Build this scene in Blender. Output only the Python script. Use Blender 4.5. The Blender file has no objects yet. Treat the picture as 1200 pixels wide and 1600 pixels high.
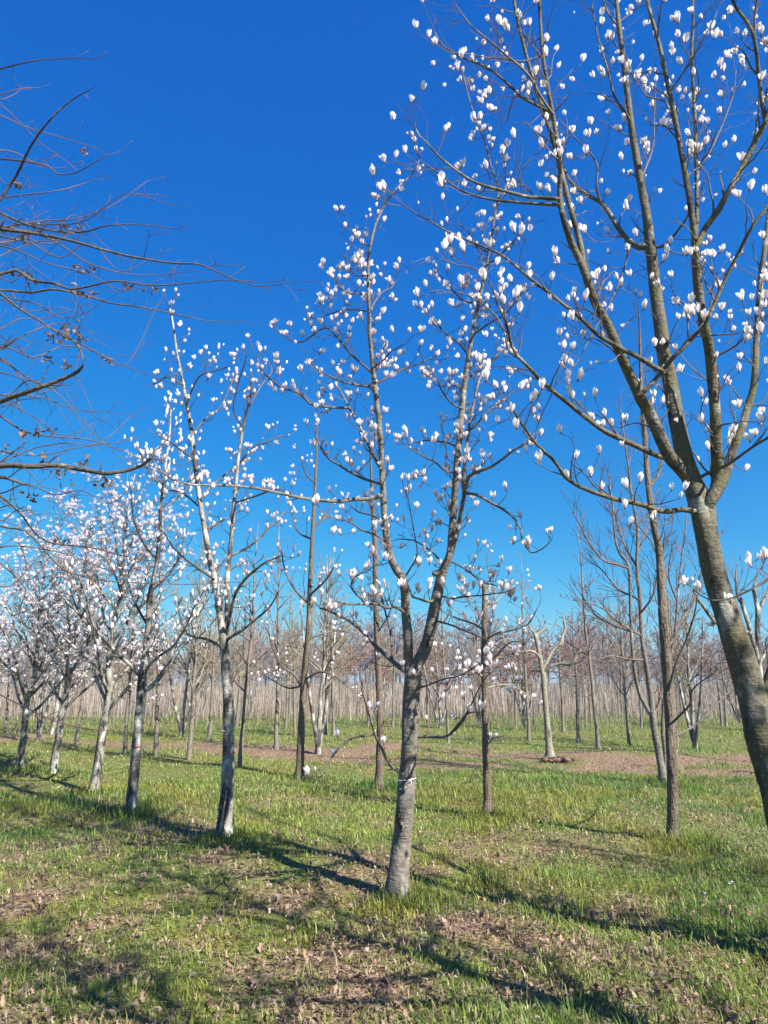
import bpy, math, random
import numpy as np
from mathutils import Vector, Matrix, noise as mnoise

# ------------------------------------------------------------------ camera, world, sun, exposure
scene = bpy.context.scene
COL = scene.collection
F = 1142.0; PITCH = math.radians(13.0); CAMZ = 1.6
CP, SP = math.cos(PITCH), math.sin(PITCH)
cam_d = bpy.data.cameras.new('camera'); cam = bpy.data.objects.new('camera', cam_d); COL.objects.link(cam)
cam_d.sensor_fit = 'VERTICAL'; cam_d.sensor_height = 24.0; cam_d.lens = 24.0*F/1600.0
cam_d.clip_start = 0.05; cam_d.clip_end = 6000.0
cam.location = (0, 0, CAMZ); cam.rotation_euler = (math.radians(90)+PITCH, 0, 0)
scene.camera = cam

EXPO = 1.5; SKY_K = 0.11
SUN_EL = math.radians(40.0)
SUN_H = Vector((0.75, -0.66)).normalized()          # towards the sun, on the ground
sun_dir = Vector((SUN_H.x*math.cos(SUN_EL), SUN_H.y*math.cos(SUN_EL), math.sin(SUN_EL)))
sd = bpy.data.lights.new('sun', 'SUN'); sd.energy = 5.0; sd.angle = math.radians(0.55); sd.color = (1.0, 0.95, 0.87)
so = bpy.data.objects.new('sun', sd); COL.objects.link(so)
so.rotation_euler = (-sun_dir).to_track_quat('-Z', 'Y').to_euler()
world = bpy.data.worlds.new('World'); scene.world = world; world.use_nodes = True
wn = world.node_tree; wn.nodes.clear()
sky = wn.nodes.new('ShaderNodeTexSky'); sky.sky_type = 'NISHITA'; sky.sun_disc = False
sky.sun_elevation = SUN_EL; sky.sun_rotation = math.atan2(SUN_H.x, SUN_H.y)
sky.altitude = 0; sky.air_density = 1.0; sky.dust_density = 0.2; sky.ozone_density = 3.0
hs = wn.nodes.new('ShaderNodeHueSaturation'); hs.inputs['Saturation'].default_value = 1.35; hs.inputs['Hue'].default_value = 0.5
bg = wn.nodes.new('ShaderNodeBackground'); bg.inputs['Strength'].default_value = 0.11
wo = wn.nodes.new('ShaderNodeOutputWorld')
wn.links.new(sky.outputs[0], hs.inputs['Color'])
sep = wn.nodes.new('ShaderNodeSeparateColor'); com = wn.nodes.new('ShaderNodeCombineColor'); wn.links.new(hs.outputs[0], sep.inputs[0])
for ch, (g, k) in enumerate(((1.4, .52), (.82, .80), (.42, .96))):      # the deeper, cleaner blue of this sky, channel by channel
    a = wn.nodes.new('ShaderNodeMath'); a.operation = 'MULTIPLY'; a.inputs[1].default_value = .1308
    b = wn.nodes.new('ShaderNodeMath'); b.operation = 'POWER'; b.inputs[1].default_value = g
    c = wn.nodes.new('ShaderNodeMath'); c.operation = 'MULTIPLY'; c.inputs[1].default_value = k/(SKY_K*2**EXPO)
    wn.links.new(sep.outputs[ch], a.inputs[0]); wn.links.new(a.outputs[0], b.inputs[0]); wn.links.new(b.outputs[0], c.inputs[0]); wn.links.new(c.outputs[0], com.inputs[ch])
wn.links.new(com.outputs[0], bg.inputs[0]); wn.links.new(bg.outputs[0], wo.inputs[0])
scene.view_settings.view_transform = 'Standard'; scene.view_settings.look = 'None'
scene.view_settings.exposure = EXPO; scene.view_settings.gamma = 1.0
scene.render.resolution_x = 768; scene.render.resolution_y = 1024

# ------------------------------------------------------------------ helpers
def ray(px, py):
    u = (px-600)/F; v = (800-py)/F
    return Vector((u, CP - v*SP, SP + v*CP))
def P(px, py, Y):
    r = ray(px, py); return Vector((0, 0, CAMZ)) + r*(Y/r.y)
def G(px, py):
    r = ray(px, py); k = -CAMZ/r.z
    return Vector((r.x*k, r.y*k, 0))
def wpx(w, px, py, Y):                                # pixel width -> radius in metres
    return 0.5*w/F*(Y/ray(px, py).y)
def project(p):
    d = p - Vector((0, 0, CAMZ)); z = d.y*CP + d.z*SP
    if z < .1: return None
    return 600 + F*d.x/z, 800 - F*(-d.y*SP + d.z*CP)/z, z
def height(x, y):                                     # gentle lie of the land
    return 0.030*math.sin(x*1.3+y*.4)+0.025*math.sin(y*1.7-x*.6+1)+0.012*math.sin(x*3.9+2)*math.sin(y*3.1)
def height_np(x, y):
    return 0.030*np.sin(x*1.3+y*.4)+0.025*np.sin(y*1.7-x*.6+1)+0.012*np.sin(x*3.9+2)*np.sin(y*3.1)

def vnoise(x, y, seed=0):                             # smooth value noise, vectorised
    xi = np.floor(x).astype(np.int64); yi = np.floor(y).astype(np.int64)
    fx = x-xi; fy = y-yi; fx = fx*fx*(3-2*fx); fy = fy*fy*(3-2*fy)
    def h(a, b):
        n = (a*374761393 + b*668265263 + seed*974711) & 0x7fffffff
        n = (n ^ (n >> 13))*1274126177 & 0x7fffffff
        return ((n ^ (n >> 16)) & 0xffff)/65535.0
    return (h(xi, yi)*(1-fx)+h(xi+1, yi)*fx)*(1-fy)+(h(xi, yi+1)*(1-fx)+h(xi+1, yi+1)*fx)*fy
def fbm(x, y, seed=0):
    return (vnoise(x, y, seed)+.5*vnoise(x*2.1, y*2.1, seed+1)+.25*vnoise(x*4.3, y*4.3, seed+2))/1.75

class Batch:
    def __init__(s): s.v = []; s.q = []; s.t = []; s.c = []; s.n = 0
    def add(s, v, q=None, t=None, c=None):
        v = np.asarray(v, float)
        if q is not None and len(q): s.q.append(np.asarray(q)+s.n)
        if t is not None and len(t): s.t.append(np.asarray(t)+s.n)
        if c is not None: s.c.append(np.asarray(c, float))
        s.v.append(v); s.n += len(v)
    def build(s, name, mat, parent=None, smooth=True, origin=None):
        me = mesh_np(name, np.concatenate(s.v) if s.v else np.zeros((0, 3)),
                     np.concatenate(s.q) if s.q else None, np.concatenate(s.t) if s.t else None,
                     np.concatenate(s.c) if s.c else None, mat, smooth, origin)
        return link(name, me, parent, origin)
def mesh_np(name, v, q, t, c, mat, smooth=True, origin=None):
    me = bpy.data.meshes.new(name)
    if origin is not None: v = v - np.array(origin)
    me.vertices.add(len(v)); me.vertices.foreach_set('co', v.astype(np.float32).ravel())
    nq = 0 if q is None else len(q); nt = 0 if t is None else len(t)
    loops = np.concatenate([a.ravel() for a in (q, t) if a is not None]) if nq+nt else np.zeros(0, int)
    me.loops.add(len(loops)); me.loops.foreach_set('vertex_index', loops.astype(np.int32))
    me.polygons.add(nq+nt)
    st = np.concatenate([np.arange(nq)*4, nq*4+np.arange(nt)*3]).astype(np.int32)
    me.polygons.foreach_set('loop_start', st)
    if c is not None:
        a = me.color_attributes.new('tint', 'FLOAT_COLOR', 'POINT')
        cc = np.ones((len(v), 4), np.float32); cc[:, :3] = c; a.data.foreach_set('color', cc.ravel())
    me.update(calc_edges=True)
    if smooth: me.shade_smooth()
    me.materials.append(mat)
    return me
def link(name, me, parent=None, loc=None):
    o = bpy.data.objects.new(name, me); COL.objects.link(o)
    if parent is not None: o.parent = parent           # children are modelled in the parent's own space
    elif loc is not None: o.location = loc
    return o
def tag(o, label=None, cat=None, group=None, kind=None):
    if label: o['label'] = label
    if cat: o['category'] = cat
    if group: o['group'] = group
    if kind: o['kind'] = kind
    return o
def thing(name, loc, label, cat, group=None):
    o = bpy.data.objects.new(name, None); COL.objects.link(o); o.location = loc; o.empty_display_size = .2
    return tag(o, label, cat, group)
def copy_tree(o, loc, rz, sc, label=None, cat=None, group=None):
    c = o.copy(); COL.objects.link(c); c.location = loc; c.rotation_euler = (0, 0, rz); c.scale = (sc[0], sc[0], sc[1])
    tag(c, label, cat, group)
    for ch in o.children:
        k = ch.copy(); COL.objects.link(k); k.parent = c
    return c

def spline(pts, rad, step):
    pts = np.array(pts, float); rad = np.array(rad, float)
    if len(pts) < 3: return pts, rad
    P0 = np.vstack([2*pts[0]-pts[1], pts, 2*pts[-1]-pts[-2]]); op = []; orad = []
    for i in range(1, len(P0)-2):
        L = np.linalg.norm(P0[i+1]-P0[i]); n = max(1, min(14, int(L/step)))
        for k in range(n):
            t = k/n; a, b, c, d = P0[i-1], P0[i], P0[i+1], P0[i+2]
            op.append(.5*((2*b)+(-a+c)*t+(2*a-5*b+4*c-d)*t*t+(-a+3*b-3*c+d)*t**3))
            orad.append(rad[i-1]*(1-t)+rad[i]*t)
    op.append(pts[-1]); orad.append(rad[-1])
    return np.array(op), np.array(orad)
_ring = {k: np.stack([np.cos(np.arange(k)/k*2*np.pi), np.sin(np.arange(k)/k*2*np.pi)], 1) for k in range(3, 33)}
def tube(B, pts, rad, sides=None, lump=0.0, seed=0, cap=True):
    pts = np.asarray(pts, float); rad = np.asarray(rad, float); n = len(pts)
    if sides is None:
        m = rad.max(); sides = 20 if m > .06 else 12 if m > .03 else 8 if m > .012 else 5 if m > .005 else 3
    d = np.empty_like(pts); d[1:-1] = pts[2:]-pts[:-2]; d[0] = pts[1]-pts[0]; d[-1] = pts[-1]-pts[-2]
    d /= np.linalg.norm(d, axis=1)[:, None]+1e-9
    ref = np.array([.31, .95, .05]) if abs(d[:, 2]).mean() > .5 else np.array([.05, .1, 1.0])
    a = np.cross(d, ref); a /= np.linalg.norm(a, axis=1)[:, None]+1e-9; b = np.cross(d, a)
    R = _ring[sides]
    rr = np.repeat(rad[:, None], sides, 1)
    if lump:
        for i in range(n):
            for j in range(sides):
                q = (R[j, 0]*1.3+seed, R[j, 1]*1.3, pts[i, 2]*4.5)
                rr[i, j] *= 1+lump*mnoise.noise(q)+lump*.6*mnoise.noise((q[0]*2.3, q[1]*2.3, q[2]*2.9+7))
    v = pts[:, None, :]+rr[:, :, None]*(R[None, :, 0, None]*a[:, None, :]+R[None, :, 1, None]*b[:, None, :])
    v = v.reshape(-1, 3)
    i = np.arange(n-1)[:, None]*sides; j = np.arange(sides)[None, :]; j2 = (j+1) % sides
    q = np.stack([i+j, i+j2, i+sides+j2, i+sides+j], -1).reshape(-1, 4)
    t = None
    if cap:
        v = np.vstack([v, pts[-1]+d[-1]*rad[-1]*.6]); k = (n-1)*sides; j = np.arange(sides)
        t = np.stack([k+j, k+(j+1) % sides, np.full(sides, n*sides)], -1)
    B.add(v, q, t)

# ------------------------------------------------------------------ materials
def nmat(name):
    m = bpy.data.materials.new(name); m.use_nodes = True; nt = m.node_tree
    return m, nt, nt.nodes['Principled BSDF'], nt.nodes, nt.links
def tex(nt, kind, scale, vec, detail=4, **kw):
    t = nt.nodes.new('ShaderNodeTexNoise' if kind == 'n' else 'ShaderNodeTexVoronoi' if kind == 'v' else 'ShaderNodeTexWave')
    t.inputs['Scale'].default_value = scale
    if kind == 'n': t.inputs['Detail'].default_value = detail
    nt.links.new(vec, t.inputs['Vector']); return t
def ramp(nt, fac, stops):
    r = nt.nodes.new('ShaderNodeValToRGB'); cr = r.color_ramp
    while len(cr.elements) < len(stops): cr.elements.new(.5)
    for e, (p, c) in zip(cr.elements, stops): e.position = p; e.color = (*c, 1) if len(c) == 3 else c
    nt.links.new(fac, r.inputs[0]); return r
def mix(nt, fac, a, b):
    m = nt.nodes.new('ShaderNodeMixRGB')
    for s, x in ((0, fac), (1, a), (2, b)):
        if hasattr(x, 'is_output'): nt.links.new(x, m.inputs[s])
        elif s == 0: m.inputs[0].default_value = x
        else: m.inputs[s].default_value = (*x, 1)
    return m
def bark(name, base, dark, pale, stretch=0.35, patch=7.0, pale_at=.62, dark_at=.36, green=None, furrow=0.0, bump=.5):
    base, dark, pale = [tuple(.72*k for k in c) for c in (base, dark, pale)]; green = green and tuple(.72*k for k in green)
    m, nt, bs, N, L = nmat(name)
    tc = N.new('ShaderNodeTexCoord'); mp = N.new('ShaderNodeMapping'); mp.inputs['Scale'].default_value = (1, 1, stretch)
    L.new(tc.outputs['Object'], mp.inputs['Vector'])
    n1 = tex(nt, 'n', patch, mp.outputs[0], 6); n2 = tex(nt, 'n', patch*5, tc.outputs['Object'], 5); n3 = tex(nt, 'n', patch*.55, tc.outputs['Object'], 5)
    c = ramp(nt, n1.outputs[0], [(dark_at-.03, dark), (dark_at+.02, base), (pale_at, base), (pale_at+.05, pale)])
    fine = ramp(nt, n2.outputs[0], [(.25, (.55, .53, .5)), (.75, (1.25, 1.25, 1.25))])
    mu = N.new('ShaderNodeMixRGB'); mu.blend_type = 'MULTIPLY'; mu.inputs[0].default_value = .8
    L.new(c.outputs[0], mu.inputs[1]); L.new(fine.outputs[0], mu.inputs[2]); out = mu.outputs[0]
    if green:
        g = ramp(nt, n3.outputs[0], [(.48, (0, 0, 0)), (.62, (.7, .7, .7))])
        out = mix(nt, g.outputs[0], out, green).outputs[0]
    # pale lichen discs and lenticels
    vo = tex(nt, 'v', patch*4.2, tc.outputs['Object']); sp = ramp(nt, vo.outputs['Distance'], [(.16, (1, 1, 1)), (.24, (0, 0, 0))])
    n4 = tex(nt, 'n', patch*1.3, tc.outputs['Object'], 2); sel = ramp(nt, n4.outputs[0], [(.52, (0, 0, 0)), (.6, (.75, .75, .75))])
    mm = N.new('ShaderNodeMath'); mm.operation = 'MULTIPLY'; L.new(sp.outputs[0], mm.inputs[0]); L.new(sel.outputs[0], mm.inputs[1])
    out = mix(nt, mm.outputs[0], out, pale).outputs[0]
    mp2 = N.new('ShaderNodeMapping'); mp2.inputs['Scale'].default_value = (1, 1, 6); L.new(tc.outputs['Object'], mp2.inputs['Vector'])
    n5 = tex(nt, 'n', 9, mp2.outputs[0], 3)
    add = N.new('ShaderNodeMath'); add.operation = 'ADD'; L.new(n2.outputs[0], add.inputs[0]); L.new(n5.outputs[0], add.inputs[1])
    hgt = add.outputs[0]
    if furrow:
        mp3 = N.new('ShaderNodeMapping'); mp3.inputs['Scale'].default_value = (1, 1, .12); L.new(tc.outputs['Object'], mp3.inputs['Vector'])
        n6 = tex(nt, 'n', 60, mp3.outputs[0], 4); a2 = N.new('ShaderNodeMath'); a2.operation = 'MULTIPLY_ADD'
        L.new(n6.outputs[0], a2.inputs[0]); a2.inputs[1].default_value = 3*furrow; L.new(hgt, a2.inputs[2]); hgt = a2.outputs[0]
        fr = ramp(nt, n6.outputs[0], [(.36, (.45, .42, .4)), (.5, (1, 1, 1))])
        mf = N.new('ShaderNodeMixRGB'); mf.blend_type = 'MULTIPLY'; mf.inputs[0].default_value = furrow; L.new(out, mf.inputs[1]); L.new(fr.outputs[0], mf.inputs[2]); out = mf.outputs[0]
    mpl = N.new('ShaderNodeMapping'); mpl.inputs['Scale'].default_value = (1, 1, 3.2); L.new(tc.outputs['Object'], mpl.inputs['Vector'])
    vl = tex(nt, 'v', 26, mpl.outputs[0]); ln = ramp(nt, vl.outputs['Distance'], [(.12, (.30, .28, .26)), (.2, (1, 1, 1))]); ml = N.new('ShaderNodeMixRGB'); ml.blend_type = 'MULTIPLY'; ml.inputs[0].default_value = .8
    L.new(out, ml.inputs[1]); L.new(ln.outputs[0], ml.inputs[2]); out = ml.outputs[0]
    bu = N.new('ShaderNodeBump'); bu.inputs['Strength'].default_value = min(1, bump*1.6); bu.inputs['Distance'].default_value = .014
    L.new(hgt, bu.inputs['Height']); L.new(bu.outputs[0], bs.inputs['Normal']); L.new(out, bs.inputs['Base Color'])
    bs.inputs['Roughness'].default_value = .85; bs.inputs['Specular IOR Level'].default_value = .2
    return m
M = {}
M['lichen'] = bark('bark_lichen', (.145, .13, .10), (.058, .05, .038), (.32, .31, .26), .6, 7, .60, .43, (.15, .135, .06))
M['grey'] = bark('bark_grey', (.215, .19, .16), (.10, .088, .072), (.40, .38, .33), .4, 6, .62, .36)
M['mottle'] = bark('bark_mottled', (.31, .285, .245), (.08, .074, .068), (.60, .58, .52), .35, 9, .55, .465)
M['brown'] = bark('bark_brown', (.21, .165, .12), (.10, .078, .06), (.32, .27, .21), .3, 7, .66, .34, None, .7)
M['pale'] = bark('bark_pale', (.32, .29, .22), (.15, .13, .10), (.46, .43, .35), .35, 7, .6, .36)
M['whip'] = bark('bark_whip', (.24, .21, .165), (.11, .09, .075), (.42, .40, .34), .3, 5, .6, .38)
def simple(name, col, rough=.8, var=.25, scale=8):
    m, nt, bs, N, L = nmat(name); tc = N.new('ShaderNodeTexCoord'); n = tex(nt, 'n', scale, tc.outputs['Object'], 3)
    col = tuple(.74*c for c in col); lo = tuple(c*(1-var) for c in col); hi = tuple(c*(1+var) for c in col)
    r = ramp(nt, n.outputs[0], [(.3, lo), (.7, hi)]); L.new(r.outputs[0], bs.inputs['Base Color'])
    bs.inputs['Roughness'].default_value = rough; bs.inputs['Specular IOR Level'].default_value = .25; return m
M['twig'] = simple('twig_bark', (.14, .11, .095), .7, .35, 3)
M['redtwig'] = simple('red_twig_bark', (.19, .125, .105), .7, .35, 2)
M['olivetwig'] = simple('olive_twig_bark', (.26, .22, .15), .7, .35, 2)
M['fartwig'] = simple('far_twig_bark', (.21, .155, .13), .8, .3, .3)
M['string'] = simple('string', (.82, .82, .78), .6, .05, 30)
M['redstring'] = simple('red_string', (.45, .06, .05), .6, .2, 30)
M['wound'] = simple('wound_wood', (.50, .36, .26), .8, .45, 14)
M['darkbark'] = bark('bark_dark', (.13, .11, .09), (.06, .05, .04), (.26, .25, .22), .3, 8, .66, .34)
M['darktwig'] = simple('dark_twig_bark', (.13, .085, .075), .6, .3, 3)
M['chunk'] = simple('broken_bark', (.17, .10, .07), .9, .5, 6)
M['hollow'] = simple('knot_hollow', (.05, .038, .03), .9, .5, 20)
def leafy(name, trans=.4, rough=.6, spec=.2):
    m, nt, bs, N, L = nmat(name); at = N.new('ShaderNodeAttribute'); at.attribute_name = 'tint'
    L.new(at.outputs['Color'], bs.inputs['Base Color']); bs.inputs['Roughness'].default_value = rough; bs.inputs['Specular IOR Level'].default_value = spec
    tr = N.new('ShaderNodeBsdfTranslucent'); L.new(at.outputs['Color'], tr.inputs[0]); mx = N.new('ShaderNodeMixShader'); mx.inputs[0].default_value = trans
    out = N['Material Output']; L.new(bs.outputs[0], mx.inputs[1]); L.new(tr.outputs[0], mx.inputs[2]); L.new(mx.outputs[0], out.inputs[0]); return m
M['petal'] = leafy('petal', .38, .5, .3)
M['grass'] = leafy('grass_blade', .48, .5, .3)
M['dryleaf'] = leafy('dry_leaf', .2, .7, .2)
M['straw'] = leafy('straw', .2, .8, .1)

# ------------------------------------------------------------------ ground
def strip_mask(x, y):                                  # 1 on the bare, leaf-strewn strip between the rows
    c = 16.6-np.where(x < 0, .5, .28)*x; w = np.clip(2.4+.16*x, 1.3, 3.4)+1.6*(vnoise(x*.35, y*.35, 5)-.5)*2
    return np.clip((w-np.abs(y-c-1.6*(fbm(x*.3, y*.3, 9)-.5)))/1.3, 0, 1)*np.clip((fbm(x*.9, y*.9, 15)-.30)*5, .15, 1)
def litter_mask(x, y):
    n = fbm(x*.75+3, y*.75, 21)*.45+fbm(x*2.6+3, y*2.6, 26)*.55; near = np.clip((10.5-y)/4, 0, 1)*np.clip((3.2-x)/2.5, .25, 1)
    left = np.clip((2.5-x)/4, 0, 1)*np.clip((11.5-y)/4, 0, 1)
    return np.clip(strip_mask(x, y)*.95 + np.clip((n-.40)*3.6, 0, 1)*(.36+.68*np.maximum(near, left)), 0, 1)
def axis(a, b, near, fine, grow):
    out = [0.0]; s = fine
    while out[-1] < b:
        out.append(out[-1]+s)
        if out[-1] > near: s *= grow
    return out
def build_ground():
    ys = [-v for v in axis(0, 60, 2, .5, 1.5)][::-1][:-1] + axis(0, 700, 24, .12, 1.18)
    xp = axis(0, 700, 12, .14, 1.22); xs = np.array([-v for v in xp][::-1][:-1]+xp); ys = np.array(ys)
    X, Y = np.meshgrid(xs, ys); Z = height_np(X, Y)*np.clip((40-np.hypot(X, Y))/10, 0, 1)
    v = np.stack([X, Y, Z], -1).reshape(-1, 3); nx = len(xs); ny = len(ys)
    i = (np.arange(ny-1)[:, None]*nx+np.arange(nx-1)[None, :]).ravel()
    q = np.stack([i, i+1, i+1+nx, i+nx], -1)
    lit = litter_mask(v[:, 0], v[:, 1]); lush = fbm(v[:, 0]*.9, v[:, 1]*.9, 40)
    c = np.stack([lit, lush, strip_mask(v[:, 0], v[:, 1])], -1)
    m, nt, bs, N, L = nmat('meadow_ground')
    at = N.new('ShaderNodeAttribute'); at.attribute_name = 'tint'; sx = N.new('ShaderNodeSeparateColor'); L.new(at.outputs['Color'], sx.inputs[0])
    tc = N.new('ShaderNodeTexCoord')
    a = tex(nt, 'n', 2.2, tc.outputs['Object'], 8); b = tex(nt, 'n', 28, tc.outputs['Object'], 6); d = tex(nt, 'n', 1.1, tc.outputs['Object'], 6)
    gr = ramp(nt, b.outputs[0], [(.3, (.04, .052, .014)), (.5, (.10, .13, .028)), (.7, (.18, .185, .06))])
    ms = ramp(nt, d.outputs[0], [(.52, (0, 0, 0)), (.62, (.8, .8, .8))])
    g2 = mix(nt, ms.outputs[0], gr.outputs[0], (.14, .13, .022))
    br = ramp(nt, b.outputs[0], [(.32, (.06, .037, .024)), (.5, (.18, .115, .075)), (.66, (.31, .22, .15))])
    fac = N.new('ShaderNodeMath'); fac.operation = 'MULTIPLY_ADD'; L.new(a.outputs[0], fac.inputs[0]); fac.inputs[1].default_value = .7; fac.inputs[2].default_value = -.35
    f2 = N.new('ShaderNodeMath'); f2.operation = 'ADD'; f2.use_clamp = True; L.new(fac.outputs[0], f2.inputs[0]); L.new(sx.outputs[0], f2.inputs[1])
    c2 = mix(nt, f2.outputs[0], g2.outputs[0], br.outputs[0])
    L.new(c2.outputs[0], bs.inputs['Base Color']); bs.inputs['Roughness'].default_value = .95; bs.inputs['Specular IOR Level'].default_value = .1
    bu = N.new('ShaderNodeBump'); bu.inputs['Strength'].default_value = .8; bu.inputs['Distance'].default_value = .04; L.new(b.outputs[0], bu.inputs['Height']); L.new(bu.outputs[0], bs.inputs['Normal'])
    me = mesh_np('ground', v, q, None, c, m); tag(link('ground', me), None, None, None, 'structure')
build_ground()

TREE_BASES = []                                        # grass grows taller round the trunks
def build_grass():
    rng = np.random.default_rng(4); n = 520000
    y = 2.3*np.exp(rng.random(n)*math.log(44/2.3)); x = (rng.random(n)*2-1)*(y*.60+1.6)
    # gather blades in tufts
    k = 22000; cy = 2.3*np.exp(rng.random(k)*math.log(44/2.3)); cx = (rng.random(k)*2-1)*(cy*.60+1.6)
    own = rng.random(n) < .72; idx = rng.integers(0, k, n); sg = .026+.008*cy[idx]
    x = np.where(own, cx[idx]+rng.normal(0, 1, n)*sg, x); y = np.where(own, cy[idx]+rng.normal(0, 1, n)*sg, y)
    tuft = np.where(own, rng.random(k)[idx], .3)
    lush = fbm(x*.9, y*.9, 40); lit = litter_mask(x, y); big = fbm(x*.35+8, y*.35, 77)
    band = np.exp(-((y-10.8-.1*x)/2.2)**2)*(x > -5)     # the long grass along the second row
    right = np.clip((x-.6)/2, 0, 1)*np.clip((9-y)/2, 0, 1)
    tb = np.zeros(n)
    for (bx, by) in TREE_BASES: tb = np.maximum(tb, np.exp(-((x-bx-.12)**2+(y-by+.1)**2)/.10))
    keep = rng.random(n) < np.clip(1.05-lit*1.05+.25*(lush-.5)+tb, .10, 1)*np.where(strip_mask(x, y) > .5, .35, 1)
    L = (.019+.034*np.clip((lush-.40)*2.4, 0, 1)*(.4+.9*big)+.045*band*lush*1.3+.024*right+.11*tb+(.006+.050*(tuft > .84))*own)*(.55+.8*rng.random(n))
    L *= (1+.012*y); w = .0017*(1+y*.17)*(.7+.7*rng.random(n))
    x, y, L, w, lush, tuft, big, tb, lit, band = [a[keep] for a in (x, y, L, w, lush, tuft, big, tb, lit, band)]; n = len(x)
    th = rng.random(n)*2*np.pi; lean = .15+.95*rng.random(n); dx, dy = np.cos(th), np.sin(th)
    z = height_np(x, y)-.006; px, py = -dy, dx
    def pt(s, lat):
        hx = L*lean*s*s; hz = L*(s-.28*lean*s*s)
        return np.stack([x+dx*hx+px*w*lat, y+dy*hx+py*w*lat, z+hz], -1)
    v = np.stack([pt(0, -1), pt(0, 1), pt(.55, -.8), pt(.55, .8), pt(1, 0)], 1).reshape(-1, 3)
    b = np.arange(n)[:, None]*5; q = b+np.array([[0, 1, 3, 2]]); t = b+np.array([[2, 3, 4]])
    r1 = rng.random(n)[:, None]
    green = np.array([.115, .21, .035]); lime = np.array([.27, .31, .06]); straw = np.array([.46, .38, .24]); deep = np.array([.05, .12, .035]); moss = np.array([.25, .23, .04])
    mixf = np.clip(fbm(x*.5, y*.5, 60)*1.5-.25+.3*(rng.random(n)-.5), 0, 1)[:, None]
    c = green*(1-mixf)+lime*mixf; c = np.where(((tuft > .8) | (band > .6))[:, None]*(r1 < .6), deep*.4+c*.6, c)
    c = np.where((fbm(x*1.1, y*1.1, 90)[:, None] > .60), moss*.6+c*.4, c)
    dry = (rng.random(n) < (.10+.30*lit)) & (L < .075); c = np.where(dry[:, None], straw*(.7+.6*r1), c)
    c = c*(.66+.72*rng.random(n))[:, None]*(.75+.5*tuft)[:, None]; c = np.repeat(c, 5, 0)
    me = mesh_np('grass', v, q, t, c, M['grass'], False)
    tag(link('grass', me), 'tufted green meadow grass growing between the tree rows', 'grass', None, 'stuff')

def leaf_shape(rng, lobes=3, wide=.38):
    """a curled lobed dead leaf: midrib points with side lobes, folded and curled; returns verts, tris"""
    n = 2*lobes+3; s = np.linspace(0, 1, n); mid = np.zeros((n, 3)); curl = rng.uniform(-3.2, 3.2); fold = rng.uniform(.1, 1.2)
    ang = curl*(s-.3); mid[:, 1] = np.cumsum(np.cos(ang))/n; mid[:, 2] = np.cumsum(np.sin(ang))/n
    wd = np.array([.05]+[wide*rng.uniform(.7, 1.1) if i % 2 else wide*.42 for i in range(1, n-1)]+[.02])*np.sin(np.clip(s*.9+.12, 0, 1)*np.pi)**.5
    verts = []; 
    for i in range(n):
        m = mid[i]; f = fold+rng.uniform(-.3, .3)
        verts += [m+np.array([-wd[i]*math.cos(f), rng.uniform(0, .06), wd[i]*math.sin(f)]), m, m+np.array([wd[i]*math.cos(f), rng.uniform(0, .06), wd[i]*math.sin(f+rng.uniform(-.2, .2))])]
    q = []
    for i in range(n-1):
        k = i*3; q += [[k, k+1, k+4, k+3], [k+1, k+2, k+5, k+4]]
    v = np.array(verts); v -= v.mean(0); return v, np.array(q)
def build_litter():
    rng = np.random.default_rng(9); B = Batch(); shapes = [leaf_shape(rng, rng.integers(1, 4), rng.uniform(.14, .34)) for _ in range(26)]
    N0 = 115000; y = 2.3*np.exp(rng.random(N0)*math.log(27/2.3)); x = (rng.random(N0)*2-1)*(y*.60+1.6)
    dens = np.clip(litter_mask(x, y)*.95+.18, 0, 1)*np.where(y > 11, .8, 1); keep = rng.random(N0) < dens*.8; x = x[keep]; y = y[keep]
    which = rng.integers(0, len(shapes), len(x))
    for k, (sv, sq) in enumerate(shapes):
        s = which == k; n = s.sum(); xx, yy = x[s], y[s]; m = len(sv)
        sz = rng.uniform(.022, .072, n)*np.where(rng.random(n) < .08, 1.35, 1)
        a = rng.random(n)*2*np.pi; tx = rng.normal(0, .7, n); flip = np.where(rng.random(n) < .5, 1, -1)
        v = np.repeat(sv[None], n, 0)*sz[:, None, None]; v[:, :, 2] *= flip[:, None]
        yy2 = v[:, :, 1]*np.cos(tx)[:, None]-v[:, :, 2]*np.sin(tx)[:, None]; zz = v[:, :, 1]*np.sin(tx)[:, None]+v[:, :, 2]*np.cos(tx)[:, None]
        X = v[:, :, 0]*np.cos(a)[:, None]-yy2*np.sin(a)[:, None]; Yc = v[:, :, 0]*np.sin(a)[:, None]+yy2*np.cos(a)[:, None]
        zz = zz-zz.min(1)[:, None]+(height_np(xx, yy)+rng.uniform(-.008, .02, n))[:, None]
        V = np.stack([X+xx[:, None], Yc+yy[:, None], zz], -1).reshape(-1, 3)
        q = (sq[None]+(np.arange(n)*m)[:, None, None]).reshape(-1, 4)
        base = np.array([.37, .255, .18]); dark = np.array([.18, .115, .08]); pale = np.array([.50, .38, .29]); r = rng.random(n)[:, None]
        c = np.where(r < .34, dark, np.where(r < .92, base, pale))*(.75+.5*rng.random(n))[:, None]
        B.add(V, q, None, np.repeat(c*.74, m, 0))
    o = B.build('leaf_litter', M['dryleaf']); tag(o, 'curled brown dead leaves strewn over the grass', 'dead leaves', None, 'stuff')

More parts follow.
